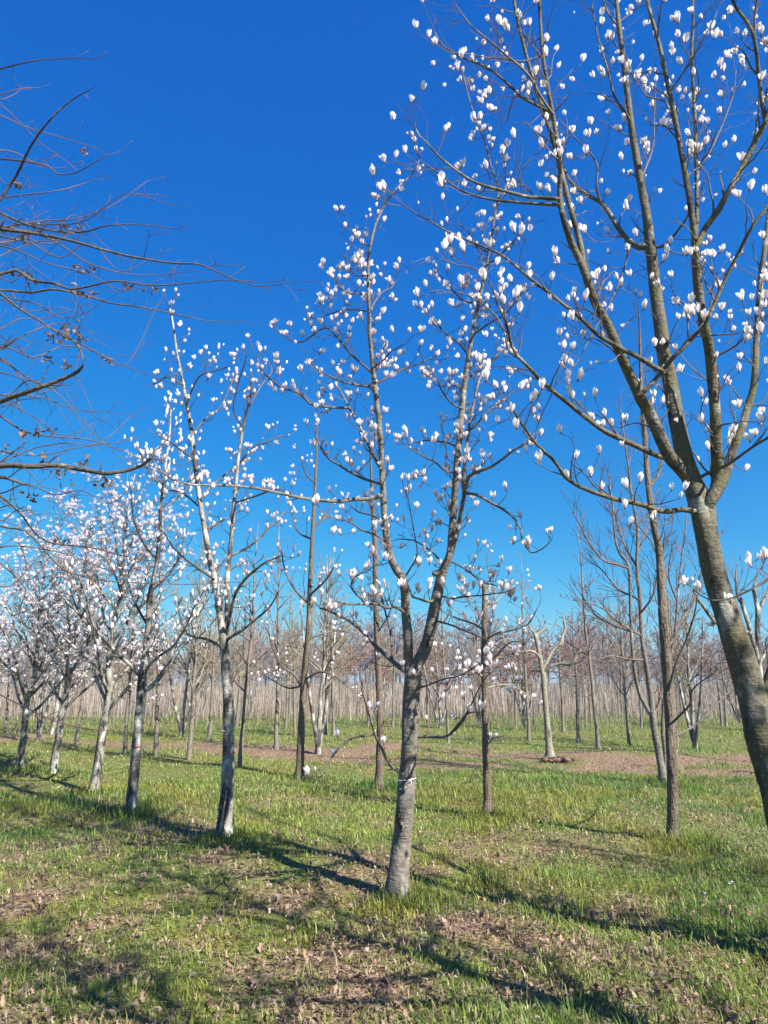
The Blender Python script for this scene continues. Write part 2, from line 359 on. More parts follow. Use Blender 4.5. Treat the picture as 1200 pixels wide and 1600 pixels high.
# ------------------------------------------------------------------ blossoms
def make_blossom(rng, openness, pink, rows=5, cols=3, nt=6):
    V = []; Q = []; C = []; k0 = 0
    for i in range(nt):
        inner = i % 2; a0 = i/nt*2*np.pi+rng.uniform(-.15, .15); op = openness*rng.uniform(.5, 1.4)+(rng.uniform(.08, .34) if rng.random() < .28 else 0); half = rng.uniform(.62, .85); Lh = rng.uniform(.76, 1.08)*(1-.06*inner)
        for r in range(rows):
            s = r/(rows-1); rad = (.05+.165*math.sin(min(1, s*1.15)*math.pi*.62))*(1-.18*inner)+op*s*s*.55
            if s > .75: rad -= .14*(1-min(1, op*2))
            wdt = half*math.sin(math.pi*(.16+.76*s))**.75
            for c in range(cols):
                t = c/(cols-1)*2-1; aa = a0+t*wdt; rr = rad*(1+.08*abs(t))
                V.append((rr*math.cos(aa), rr*math.sin(aa), s*Lh*(1-.22*op)-.05*abs(t)*s))
                p = max(0, 1-s*1.55)*pink*(1 if abs(t) > .5 else 1.25); p = min(p, 1)
                C.append((.93*(1-p)+.50*p, .89*(1-p)+.24*p, .86*(1-p)+.34*p))
        for r in range(rows-1):
            for c in range(cols-1):
                k = k0+r*cols+c; Q.append((k, k+1, k+1+cols, k+cols))
        k0 += rows*cols
    # brown bud scale at the base
    for ring, (z, rr) in enumerate(((-.10, .035), (.0, .075), (.12, .085))):
        for j in range(5): V.append((rr*math.cos(j*1.2566), rr*math.sin(j*1.2566), z)); C.append((.13, .09, .06))
    for ring in range(2):
        for j in range(5): a = k0+ring*5; Q.append((a+j, a+(j+1) % 5, a+5+(j+1) % 5, a+5+j))
    return np.array(V), np.array(Q), np.array(C)
def make_small_blossom(rng, pink, wide=1.0):
    V = []; Q = []; C = []; prof = ((-.08, .04), (.12, .12), (.5, .22*wide), (.85, .15*wide), (1.0, .03))
    for i, (z, r) in enumerate(prof):
        for j in range(5):
            rr = r*rng.uniform(.8, 1.2); V.append((rr*math.cos(j*1.2566), rr*math.sin(j*1.2566), z+rng.uniform(-.05, .05)))
            C.append((.16, .11, .09) if i == 0 else (.92-.34*pink, .90-.56*pink, .89-.46*pink) if i == 1 else (.92, .90, .89))
    for i in range(4):
        for j in range(5): a = i*5; Q.append((a+j, a+(j+1) % 5, a+5+(j+1) % 5, a+5+j))
    return np.array(V), np.array(Q), np.array(C)
def make_star_blossom(rng):
    V = []; Q = []; C = []; n = 9
    for i in range(n):
        a = i/n*6.283+rng.uniform(-.2, .2); el = rng.uniform(.25, 1.15); k = len(V); w = .09
        for s in (0, .55, 1):
            rr = s*math.cos(el)*.62; z = s*math.sin(el)*.75; ww = w*(1.2 if s == .55 else .5)
            V += [(rr*math.cos(a)-ww*math.sin(a), rr*math.sin(a)+ww*math.cos(a), z), (rr*math.cos(a)+ww*math.sin(a), rr*math.sin(a)-ww*math.cos(a), z)]
            C += [(.74, .50, .56) if s == 0 else (.86, .80, .81)]*2
        Q += [(k, k+1, k+3, k+2), (k+2, k+3, k+5, k+4)]
    return np.array(V), np.array(Q), np.array(C)
_r = np.random.default_rng(2)
FL_PINK = [make_blossom(_r, o, 1.0) for o in (0, .03, .06, .0, .12, .25)]
FL_WHITE = [make_blossom(_r, o, .55) for o in (.03, .08, .15, .0, .22, .05, .38, .02, .10)]
FL_SMALL = [make_small_blossom(_r, p, w) for p, w in ((.8, 1), (.4, 1.1), (.6, .9), (.2, 1.3))]
FL_STAR = [make_star_blossom(_r) for _ in range(4)]
_me = {}
def blossom_mesh(kind, i, fl):
    if (kind, i) not in _me: v, q, c = fl[i]; _me[(kind, i)] = mesh_np('blossom', v, q, None, c, M['petal'])
    return _me[(kind, i)]
def rot_to(d, spin):
    return Vector(d).to_track_quat('Z', 'Y').to_matrix() @ Matrix.Rotation(spin, 3, 'Z')
def place_blossoms(root, tips, kind, size, rng, individual=0):
    """tips: list of (pos, dir) in tree space. The nearest `individual` in frame are parts of their own, the rest one mesh."""
    fl = {'pink': FL_PINK, 'white': FL_WHITE, 'small': FL_SMALL, 'star': FL_STAR}[kind]; base = root.location
    key = []
    for k, (p, d) in enumerate(tips):
        q = project(Vector(p)+base); vis = q and -10 < q[0] < 1210 and -10 < q[1] < 1610
        key.append((0 if vis else 1, q[2] if q else 99, k))
    key.sort(); solo = set(k for (o, z, k) in key[:individual] if o == 0)
    B = Batch(); cnt = 0
    for k, (p, d) in enumerate(tips):
        d = Vector(d).normalized()*.35+Vector((0, 0, 1))+Vector([rng.uniform(-.28, .28) for _ in range(3)]); i = rng.randrange(len(fl)); s = size*(rng.uniform(.62, 1.15) if rng.random() < .88 else rng.uniform(.3, .55)); spin = rng.uniform(0, 6.28)
        R = rot_to(d.normalized(), spin)
        if k in solo:
            o = link('blossom', blossom_mesh(kind, i, fl), root); o.matrix_local = Matrix.Translation(p) @ R.to_4x4() @ Matrix.Diagonal((s, s, s, 1))
        else:
            v, q, c = fl[i]; B.add((v*s) @ np.array(R).T+np.array(p), q, None, c); cnt += 1
    if cnt: tag(B.build('blossoms', M['petal'], root), kind='stuff')

# ------------------------------------------------------------------ growing twigs
class Cfg:
    def __init__(s, **k): s.wig = .22; s.up = .10; s.seg = .07; s.rmin = .0016; s.dens = 7.0; s.maxlev = 2; s.ratio = .5; s.ang = (35, 65); s.fl = .8; s.spur = 1.4; s.taper = .35; s.__dict__.update(k)
def perp(d, rng):
    while True:
        r = Vector((rng.gauss(0, 1), rng.gauss(0, 1), rng.gauss(0, 1))); p = r-d*r.dot(d)
        if p.length > .2: return p.normalized()
def grow(B, p, d, L, r, lev, cfg, rng, tips):
    n = max(2, min(16, int(L/cfg.seg))); st = L/n; pts = [p.copy()]; dirs = [d.copy()]
    for i in range(n):
        d = (d+Vector((rng.gauss(0, cfg.wig), rng.gauss(0, cfg.wig), rng.gauss(0, cfg.wig)+cfg.up))).normalized()
        p = p+d*st; pts.append(p.copy()); dirs.append(d.copy())
    rad = [max(cfg.rmin, r*(1-(1-cfg.taper)*i/n)) for i in range(n+1)]
    tube(B, [tuple(q) for q in pts], rad, 3 if r < .006 else None)
    if lev < cfg.maxlev:
        m = int(L*cfg.dens*rng.uniform(.7, 1.3)+.5)
        for _ in range(m):
            i = rng.randint(max(1, n//5), n); dd = dirs[i]; a = math.radians(rng.uniform(*cfg.ang))
            nd = (dd*math.cos(a)+perp(dd, rng)*math.sin(a)+Vector((0, 0, cfg.up))).normalized()
            l = L*cfg.ratio*rng.uniform(.5, 1.2)*(1.15-.6*i/n)
            if l > .03: grow(B, pts[i], nd, l, max(cfg.rmin, rad[i]*.65), lev+1, cfg, rng, tips)
    # short spurs
    for i in range(1, n):
        if rng.random() < .30*cfg.spur:
            q = (dirs[i]*.5+perp(dirs[i], rng)).normalized(); e = pts[i]+q*rng.uniform(.012, .035)
            tube(B, [tuple(pts[i]), tuple(e)], [cfg.rmin*1.2, cfg.rmin*.9], 3)
            if rng.random() < .12*cfg.fl: tips.append((e, q))
    if rng.random() < cfg.fl: tips.append((pts[-1]-dirs[-1]*.004, dirs[-1]))

_SK = []
def trace(B, line, w, Y0, dy, base, step=.05, lump=0.0, seed=0, flare=False, sides=None, attach=False):
    """line: photo pixels; w: widths in pixels at the ends or per point; dy: depth offsets (start, end)."""
    n = len(line); ws = w if len(w) == n else [w[0]+(w[1]-w[0])*i/(n-1) for i in range(n)]
    acc = [0.0]
    for a, b in zip(line, line[1:]): acc.append(acc[-1]+math.hypot(b[0]-a[0], b[1]-a[1]))
    if attach and _SK:                                 # a limb leaves its parent at the parent's own depth
        near = min(_SK, key=lambda q: (q[0]-line[0][0])**2+(q[1]-line[0][1])**2)
        if math.hypot(near[0]-line[0][0], near[1]-line[0][1]) < 22: dy = (near[2]-Y0, dy[1]); line = [(near[0]*.7+line[0][0]*.3, near[1]*.7+line[0][1]*.3)]+list(line[1:])
    for i, (px, py) in enumerate(line):
        for t in (0, .33, .66):
            q = line[min(i+1, n-1)]; tt = (acc[i]*(1-t)+acc[min(i+1, n-1)]*t)/acc[-1]; _SK.append((px*(1-t)+q[0]*t, py*(1-t)+q[1]*t, Y0+dy[0]+(dy[1]-dy[0])*tt))
    pts = []; rad = []
    for i, (px, py) in enumerate(line):
        t = acc[i]/acc[-1]; Y = Y0+dy[0]+(dy[1]-dy[0])*t+.03*math.sin(i*1.9+seed)*(1 if i else 0)
        pts.append(tuple(P(px, py, Y)-base)); rad.append(wpx(ws[i], px, py, Y))
    p, r = spline(pts, rad, step)
    if flare:
        for i in range(len(p)):
            h = p[i, 2]; r[i] *= 1+.55*math.exp(-max(0, h)/.10)
    tube(B, p, r, sides, lump, seed)
    return p, r
def shoots(B, p, r, cfg, rng, tips, every, length, t0=.15, outward=None, maxr=99):
    acc = 0; L = np.linalg.norm(np.diff(p, axis=0), axis=1).sum(); cum = 0; nxt = L*t0
    for i in range(1, len(p)):
        s = np.linalg.norm(p[i]-p[i-1]); cum += s
        while cum > nxt and r[i] < maxr:
            nxt += every*rng.uniform(.5, 1.5); d = Vector(p[i]-p[i-1]).normalized(); a = math.radians(rng.uniform(*cfg.ang))
            nd = (d*math.cos(a)+perp(d, rng)*math.sin(a)+Vector((0, 0, .25))).normalized(); t = cum/L
            l = length*rng.uniform(.35, 1.15)*(1-.45*t); grow(B, Vector(p[i]), nd, l, max(cfg.rmin, min(r[i]*.5, .0045+l*.006)), 0, cfg, rng, tips)
    e = Vector(p[-1]-p[-2]).normalized(); grow(B, Vector(p[-1]), e, length*.5, max(cfg.rmin, min(r[-1]*.9, .005)), 0, cfg, rng, tips)

def traced_tree(name, basepx, Y, trunk, limbs, label, cat, bmat, tmat, cfg, seed, every, length, fkind=None, fsize=.08, indiv=0, group=None, extra=None, sink=.06, trunk_lump=.10, flare=True, maxr=.035):
    rng = random.Random(seed); b = P(*basepx, Y) if Y else G(*basepx); Y = b.y
    base = Vector((b.x, Y, height(b.x, Y)))
    root = thing(name, base, label, cat, group); TREE_BASES.append((base.x, base.y)); tips = []; TW = Batch(); _SK.clear()
    for k, (line, w, dy) in enumerate(trunk):
        B = Batch(); p, r = trace(B, line, w, Y, dy, base, .04, trunk_lump, seed+k, flare and k == 0, attach=(k > 0))
        if k == 0:                                     # carry the foot of the trunk into the soil
            f = p[0].copy(); f[2] -= 0
            tube(B, [f+np.array([0, 0, -.0-sink*1.5]), f], [r[0]*1.12, r[0]], 20 if r[0] > .06 else 12, 0, 0, False)
        B.build('trunk', bmat, root); root_p = (p, r)
        if k > 0: shoots(TW, p, r, cfg, rng, tips, every*1.5, length*.8, .3, maxr=maxr)
        elif extra and extra.get('trunk_shoots'): shoots(TW, p, r, cfg, rng, tips, extra['trunk_shoots'], length, extra.get('t0', .4))
    for k, L in enumerate(limbs):
        line, w, dy = L[:3]; o = L[3] if len(L) > 3 else {}
        B = Batch(); p, r = trace(B, line, w, Y, dy, base, .045, .06 if w[0] > 6 else 0, seed*3+k, attach=True)
        B.build('limb', bmat if w[0] > 4.5 else tmat, root)
        shoots(TW, p, r, cfg, rng, tips, every*o.get('e', 1), length*o.get('l', 1), o.get('t0', .12), maxr=maxr)
    if TW.v: tag(TW.build('twigs', tmat, root), kind='stuff')
    if fkind: place_blossoms(root, tips, fkind, fsize, rng, indiv)
    return root, rng, tips

def band(name, px, py, w, Y, label, mat, tilt=(0, 0), thick=.0022):
    B = Batch(); c = P(px, py, Y); r = wpx(w, px, py, Y)*1.06
    pts = [(r*math.cos(a), r*math.sin(a), tilt[0]*math.cos(a)+tilt[1]*math.sin(a)) for a in np.linspace(0, 2*math.pi, 25)]
    tube(B, pts, [thick]*25, 6, cap=False)
    tube(B, [(r*.35, -r*.95, 0), (r*.5, -r*1.12, -.012), (r*.45, -r*1.1, -.04)], [thick*.8]*3, 5)
    B.build(name, mat, None, origin=None).location = c; o = COL.objects[-1]
    o.rotation_euler = (0, 0, 0); return tag(o, label, 'tree tie')

# ---------------- the big magnolia on the right
C0 = Cfg(wig=.22, up=.09, dens=8.5, ratio=.55, fl=.42, rmin=.0018, seg=.06, maxlev=1)
t0_trunk = [([(1278, 1585), (1246, 1450), (1220, 1330), (1203, 1230), (1190, 1150), (1174, 1085), (1160, 1035), (1140, 971), (1124, 925), (1112, 880), (1103, 830), (1096, 790), (1081, 753), (1070, 715), (1058, 661), (1047, 596), (1037, 550), (1030, 495), (1023, 443), (1016, 383), (1009, 327), (997, 261), (985, 187), (974, 93), (964, 14), (957, -60), (950, -130)],
             [66, 60, 58, 58, 58, 50, 47, 44, 42, 40, 39, 42, 34, 31, 28, 25, 25, 23, 21, 18, 15, 13, 11, 9, 7, 6, 4], (0, .55))]
t0_limbs = [
 ([(1183, 1125), (1193, 1090), (1206, 1050), (1222, 1000), (1250, 900), (1270, 780), (1285, 640)], (24, 11), (0, .5)),
 ([(1097, 800), (1108, 786), (1119, 764), (1121, 740), (1119, 700), (1117, 640), (1114, 600), (1107, 540), (1100, 508), (1093, 467), (1088, 420), (1086, 375)], (24, 15), (0, -.35)),
 ([(1086, 378), (1076, 303), (1062, 224), (1046, 145), (1030, 70), (1013, 9), (1000, -60)], (12, 5), (-.35, -.6)),
 ([(1087, 380), (1089, 330), (1088, 280), (1086, 187), (1081, 93), (1083, 20), (1080, -50)], (8, 4), (-.35, -.1)),
 ([(1087, 385), (1105, 352), (1121, 331), (1144, 289), (1163, 255), (1180, 220), (1196, 190), (1212, 130), (1218, 40)], (12, 9), (-.35, -.9)),
 ([(1196, 192), (1188, 140), (1179, 62), (1165, 32), (1148, 8), (1135, -30)], (8, 5), (-.85, -1.1)),
 ([(1179, 62), (1180, 20), (1188, -30)], (5, 3), (-.95, -1.1)),
 ([(1110, 790), (1123, 766), (1135, 738), (1142, 715), (1152, 685), (1162, 661), (1170, 630), (1177, 607), (1181, 560), (1182, 530), (1188, 443), (1196, 380), (1204, 310)], (19, 8), (0, .8)),
 ([(1094, 745), (1103, 741), (1114, 736), (1130, 730), (1146, 720), (1165, 706), (1181, 695), (1205, 680), (1235, 650)], (7, 4), (0, -.7)),
 ([(997, 619), (1015, 603), (1035, 580), (1052, 558), (1066, 545), (1085, 525), (1096, 513), (1110, 490), (1130, 443), (1153, 397), (1175, 355), (1205, 315)], (9, 6), (-.15, -1.0)),
 ([(1083, 757), (1066, 735), (1047, 715), (1035, 690), (1024, 665), (1012, 640), (1001, 623), (993, 604), (985, 588), (972, 560), (960, 530), (948, 504), (929, 471), (915, 429), (905, 405), (894, 383), (885, 356), (878, 331)], (26, 11), (0, -.55)),
 ([(878, 333), (874, 300), (876, 261), (871, 224), (865, 185), (859, 154), (848, 84), (843, 14), (838, -50)], (10, 5), (-.55, -.75)),
 ([(915, 425), (905, 375), (894, 336), (880, 280), (864, 219), (852, 180), (841, 149), (824, 93), (810, 37), (799, -20)], (11, 5), (-.5, -.2)),
 ([(1012, 390), (998, 386), (985, 378), (973, 366), (962, 350), (950, 330), (938, 316), (915, 303), (892, 285), (880, 262), (866, 240)], (13, 4), (.4, .9)),
 ([(938, 317), (932, 290), (934, 261), (928, 246), (905, 222), (878, 191)], (5, 2), (.65, .3)),
 ([(1020, 392), (1035, 385), (1050, 372), (1062, 356), (1075, 338), (1090, 312), (1102, 280)], (7, 1.8), (.3, .1)),
 ([(1047, 720), (1028, 712), (1008, 703), (988, 694), (970, 686), (950, 677), (932, 665), (912, 650), (893, 634), (875, 620), (859, 607), (844, 594), (832, 580), (820, 568), (809, 557), (800, 542), (795, 520), (790, 500)], (11, 5), (-.1, -1.3)),
 ([(812, 562), (795, 548), (788, 520), (775, 494), (750, 472), (728, 460), (707, 455)], (4, 2), (-1.2, -.9)),
 ([(790, 502), (778, 478), (765, 440), (742, 420), (715, 414), (690, 405)], (3.5, 1.8), (-1.25, -1.6)),
 ([(1037, 582), (1020, 572), (1004, 562), (988, 553), (970, 545), (955, 536), (939, 527), (920, 510), (901, 492), (882, 477), (864, 462), (845, 448), (827, 434), (806, 416), (789, 402), (774, 393), (760, 388), (730, 375), (690, 357), (672, 345), (650, 334), (628, 318)], (10, 2), (-.1, -.9)),
 ([(1086, 798), (1065, 796), (1047, 799), (1030, 798), (1016, 793), (992, 786), (970, 782), (945, 775), (924, 768), (905, 760), (893, 753), (881, 743), (872, 728), (862, 716), (850, 705), (833, 688), (820, 669), (809, 653), (800, 636)], (11, 4), (-.05, -1.5)),
 ([(850, 705), (836, 690), (842, 660), (850, 640), (862, 618), (868, 600)], (3, 1.6), (-1.2, -1.3)),
 ([(873, 312), (850, 309), (827, 308), (798, 301), (771, 294), (750, 288), (733, 280), (715, 268), (701, 257), (683, 242), (668, 224), (655, 212), (649, 200)], (7, 2.5), (-.55, -1.1)),
 ([(876, 318), (846, 319), (817, 317), (795, 315), (775, 313), (750, 308), (724, 299), (706, 288), (691, 275), (672, 262), (659, 252), (650, 232)], (6, 2), (-.55, -.2)),
 ([(862, 180), (845, 168), (827, 159), (812, 150), (803, 140), (790, 128), (775, 115), (758, 104), (743, 98), (725, 91), (710, 84), (696, 75), (687, 65), (679, 50)], (6, 2.5), (-.7, -.9)),
 ([(862, 177), (842, 146), (827, 119), (808, 100), (794, 89), (778, 75), (761, 61), (745, 48), (733, 37), (722, 22), (712, 8)], (5, 2.2), (-.6, -1.3)),
 ([(842, 95), (815, 96), (790, 92), (760, 90), (735, 85), (710, 84)], (3, 2), (-.7, -.95)),
 ([(830, 110), (800, 160), (790, 190), (770, 140), (745, 110)], (2.5, 1.5), (-.3, .4)),
 ([(1225, 885), (1205, 902), (1190, 912), (1170, 923), (1150, 932), (1130, 938), (1112, 938), (1092, 928), (1078, 915)], (5, 2), (-.5, -.6), dict(l=.5)),
 ([(1150, 932), (1165, 918), (1178, 905), (1188, 890), (1200, 884)], (3, 1.6), (-.55, -.3), dict(l=.5)),
 ([(985, 380), (975, 420), (955, 470), (935, 505), (905, 560)], (4, 2), (.2, -.6)),
 ([(1120, 560), (1150, 540), (1172, 515), (1195, 500), (1215, 470)], (4, 2), (-.2, -.8)),
 ([(1118, 690), (1100, 660), (1095, 640), (1110, 600)], (3, 1.6), (-.1, -.5), dict(l=.5)),
 ([(985, 190), (960, 150), (950, 110), (935, 60), (925, 10)], (5, 2.5), (.4, .9)),
 ([(968, 50), (950, 20), (940, -10)], (5, 3), (.5, .9)),
 ([(1000, 280), (1020, 230), (1022, 180), (1025, 120)], (4, 2), (.4, .7)),
 ([(1060, 215), (1040, 160), (1010, 150), (985, 110)], (4, 2), (-.4, .1)),
 ([(1046, 145), (1070, 110), (1100, 60), (1120, 20)], (4, 2), (-.4, -.9)),
 ([(1088, 270), (1120, 215), (1145, 150), (1150, 110)], (3, 2), (-.2, .6)),
]
t0_limbs = [(L[0], (L[1][0]*.84, L[1][1]*.84), (L[2][0]*(.75 if L[2][0] < 0 else 1), L[2][1]*(.6 if L[2][1] < 0 else 1)))+tuple(L[3:]) for L in t0_limbs]
t0_trunk[0][0][:4] = [(1300, 1512), (1264, 1420), (1236, 1330), (1212, 1230)]; t0_trunk[0][1][:4] = [52, 52, 53, 55]
t0_trunk[0][1][:] = [w*.87 for w in t0_trunk[0][1]]
T0, r0, tips0 = traced_tree('magnolia_tree', (1300, 1510), 4.68, t0_trunk, t0_limbs,
    'large leaning magnolia with lichen-spotted trunk and open white flowers', 'magnolia tree',
    M['lichen'], M['twig'], C0, 11, .125, .50, 'white', .074, 100, 'magnolias in the front row', maxr=.045, extra=dict(trunk_shoots=.14, t0=.4))

# ---------------- the magnolia in the middle
C1 = Cfg(wig=.27, up=.09, dens=10, ratio=.5, fl=.62, rmin=.0021, seg=.055, maxlev=1, ang=(40, 75))
t1_trunk = [([(621, 1404), (622, 1380), (625, 1350), (628, 1320), (631, 1280), (634, 1249), (636, 1220), (638, 1190), (640, 1150), (641, 1115), (643, 1085), (645, 1062), (650, 1042), (664, 1014), (672, 986), (682, 936), (687, 912), (692, 892), (703, 866), (706, 832), (709, 794), (713, 737), (718, 679), (724, 616), (732, 558), (741, 508), (753, 451), (764, 393), (772, 345), (779, 297), (768, 263), (757, 222), (745, 190), (733, 154), (722, 110)],
             [34, 33, 31, 30, 28, 27, 28, 26, 25, 25, 26, 27, 20, 19, 18, 17, 16, 14, 12, 12, 11, 11, 10, 9, 7.5, 6, 5, 4, 3.5, 3, 2.6, 2.4, 2.2, 2, 1.6], (0, .2))]
t1_limbs = [
 ([(641, 1062), (638, 1035), (638, 1005), (636, 980), (634, 959), (633, 930), (630, 905), (620, 892), (609, 867), (603, 832), (600, 790), (597, 737), (594, 679), (588, 623), (582, 566), (578, 527), (576, 470), (575, 430), (576, 400), (580, 378), (588, 348), (603, 316), (615, 300), (626, 288), (640, 276), (650, 262), (655, 250)],
  [19, 16, 15, 15, 14, 14, 13, 12, 12, 11, 10, 9, 8.5, 8, 7, 6.5, 5.5, 5, 4.5, 4, 3.6, 3.2, 2.8, 2.5, 2.2, 2, 1.6], (0, -.3)),
 ([(706, 868), (712, 840), (718, 813), (726, 770), (733, 744), (750, 736), (768, 729), (784, 718), (799, 706), (822, 691), (838, 676)], (8, 2.5), (.1, -.5)),
 ([(726, 768), (724, 740), (727, 718), (733, 668), (740, 630), (749, 593), (758, 574), (768, 562), (783, 550)], (6, 2), (.05, .6)),
 ([(730, 771), (745, 773), (756, 779), (770, 787), (783, 794), (796, 803), (806, 813), (814, 828), (816, 844), (829, 863), (843, 860), (856, 851)], (5, 2), (0, -.8), dict(l=.6)),
 ([(593, 780), (575, 780), (553, 780), (535, 783), (515, 783), (496, 781), (477, 779), (457, 775), (438, 771), (400, 763), (360, 759), (320, 758), (295, 757), (270, 749), (252, 736), (240, 722)], (6.5, 2.4), (-.1, -1.2), dict(l=.35, e=1.8)),
 ([(592, 760), (568, 748), (546, 737), (530, 727), (515, 718), (505, 706), (497, 690), (490, 668)], (4.5, 2), (-.1, .6)),
 ([(594, 728), (586, 716), (580, 704), (572, 688), (565, 672), (553, 650), (542, 631), (534, 615), (528, 604)], (6, 2.5), (-.15, .3)),
 ([(545, 637), (526, 637), (505, 635), (484, 631), (474, 620), (466, 614), (452, 609), (438, 604), (423, 593), (408, 577), (402, 560)], (4.5, 2), (.2, -.6)),
 ([(578, 580), (565, 568), (553, 558), (543, 547), (534, 535), (522, 522), (511, 512), (500, 515), (492, 521), (480, 530), (469, 535), (455, 532), (440, 520)], (4, 1.8), (-.2, .5)),
 ([(583, 600), (568, 603), (550, 600), (534, 596), (520, 590), (506, 583), (496, 577), (486, 566)], (4, 1.8), (-.2, -.9)),
 ([(586, 596), (605, 590), (630, 577), (650, 570), (668, 562), (680, 556)], (3.5, 1.6), (-.2, .1)),
 ([(585, 575), (600, 562), (610, 550), (622, 543), (635, 536)], (3, 1.6), (-.2, -.6)),
 ([(577, 480), (590, 465), (598, 456), (611, 450), (618, 440)], (3, 1.6), (-.25, .2)),
 ([(575, 462), (560, 459), (546, 458), (535, 452), (525, 440)], (3, 1.6), (-.25, -.5)),
 ([(576, 486), (555, 484), (534, 485), (518, 490), (507, 493)], (3, 1.6), (-.25, .5)),
 ([(580, 386), (560, 375), (550, 362), (540, 355)], (2.5, 1.6), (-.25, -.1)),
 ([(577, 432), (555, 430), (545, 415), (538, 400)], (2.5, 1.6), (-.25, .3)),
 ([(638, 1052), (625, 1043), (607, 1028), (590, 1012), (576, 997), (562, 983), (546, 970), (530, 962), (515, 955), (500, 950)], (8, 3), (0, .7), dict(l=.7)),
 ([(630, 955), (618, 948), (604, 950), (590, 944), (568, 944), (546, 944), (525, 940), (500, 945)], (5.5, 2), (0, -.9)),
 ([(575, 945), (558, 930), (548, 915), (556, 900), (572, 893)], (3.5, 1.8), (-.4, -.7)),
 ([(612, 1030), (610, 990), (603, 960), (596, 930), (590, 905)], (4, 2), (.3, .8)),
 ([(680, 942), (668, 940), (656, 936), (645, 933), (640, 920)], (5, 2.5), (0, -.3), dict(l=.6)),
 ([(624, 1214), (612, 1198), (603, 1184), (596, 1168), (588, 1153), (582, 1134), (576, 1115), (571, 1098), (565, 1078)], (6, 2), (-.05, -.7), dict(l=.4, e=1.6)),
 ([(585, 1148), (568, 1150), (553, 1153), (540, 1160), (530, 1169), (522, 1178), (515, 1188), (509, 1200), (503, 1213), (494, 1216), (482, 1214)], (4, 1.8), (-.3, -1.1), dict(l=.35, e=1.5)),
 ([(650, 1153), (668, 1151), (684, 1152), (699, 1150), (710, 1142), (718, 1134), (725, 1125), (730, 1115), (742, 1112), (752, 1112)], (5, 2), (-.05, -.6), dict(l=.35, e=2)),
 ([(664, 1143), (674, 1122), (684, 1100), (694, 1080), (703, 1061), (712, 1045)], (2.6, 1.6), (-.2, .3), dict(l=.35, e=2)),
 ([(702, 1150), (728, 1116), (744, 1085), (758, 1060), (770, 1048)], (3, 1.8), (-.3, -.9), dict(l=.5, e=1.5)),
 ([(683, 930), (705, 935), (730, 932), (755, 930), (790, 925)], (3.5, 1.8), (0, -.6)),
 ([(676, 968), (700, 975), (725, 985), (760, 1000), (790, 1020), (800, 1045)], (3.5, 1.8), (0, -.9)),
 ([(650, 1080), (670, 1070), (690, 1062), (720, 1055), (745, 1040)], (3.5, 1.8), (-.1, -.8)),
 ([(632, 905), (643, 885), (652, 865), (645, 820), (638, 780)], (3, 1.6), (0, -.5)),
 ([(700, 905), (690, 880), (672, 860), (648, 845), (625, 842)], (3.5, 1.8), (.05, .3)),
 ([(703, 873), (728, 890), (752, 908), (775, 915)], (3, 1.6), (.1, -.4)),
 ([(603, 850), (585, 835), (565, 828), (545, 815), (520, 810)], (3.5, 1.8), (-.1, -.8)),
 ([(601, 815), (580, 805), (560, 800), (548, 790)], (3, 1.8), (-.1, .5)),
 ([(712, 740), (695, 735), (680, 722), (660, 712), (640, 700)], (4, 2), (.1, -.5)),
 ([(715, 702), (700, 692), (685, 690), (668, 688), (650, 692)], (4, 2), (.1, .8)),
 ([(722, 640), (705, 630), (690, 610), (682, 590), (670, 575)], (3.5, 1.8), (.1, -.6)),
 ([(728, 590), (752, 575), (775, 560), (790, 540)], (4, 2), (.1, .9)),
 ([(734, 550), (715, 535), (695, 520), (680, 500)], (3.5, 1.8), (.1, -.4)),
 ([(740, 520), (765, 505), (790, 490), (810, 465)], (3.5, 1.8), (.1, -.7)),
 ([(748, 480), (725, 470), (705, 450), (685, 425)], (3, 1.6), (.1, .6)),
 ([(760, 420), (780, 400), (800, 380), (820, 350)], (3, 1.6), (.1, -.3)),
 ([(765, 400), (745, 385), (730, 360), (715, 350)], (3, 1.6), (.1, .3)),
 ([(718, 680), (740, 668), (760, 645), (780, 630), (805, 610)], (4, 2), (.1, .3)),
]
T1, r1, tips1 = traced_tree('magnolia_tree', (621, 1404), None, t1_trunk, t1_limbs,
    'magnolia in the middle foreground with pinkish buds, forked trunk tied with a white string', 'magnolia tree',
    M['grey'], M['twig'], C1, 21, .082, .32, 'pink', .069, 100, 'magnolias in the front row', maxr=.05, extra=dict(trunk_shoots=.085, t0=.35))

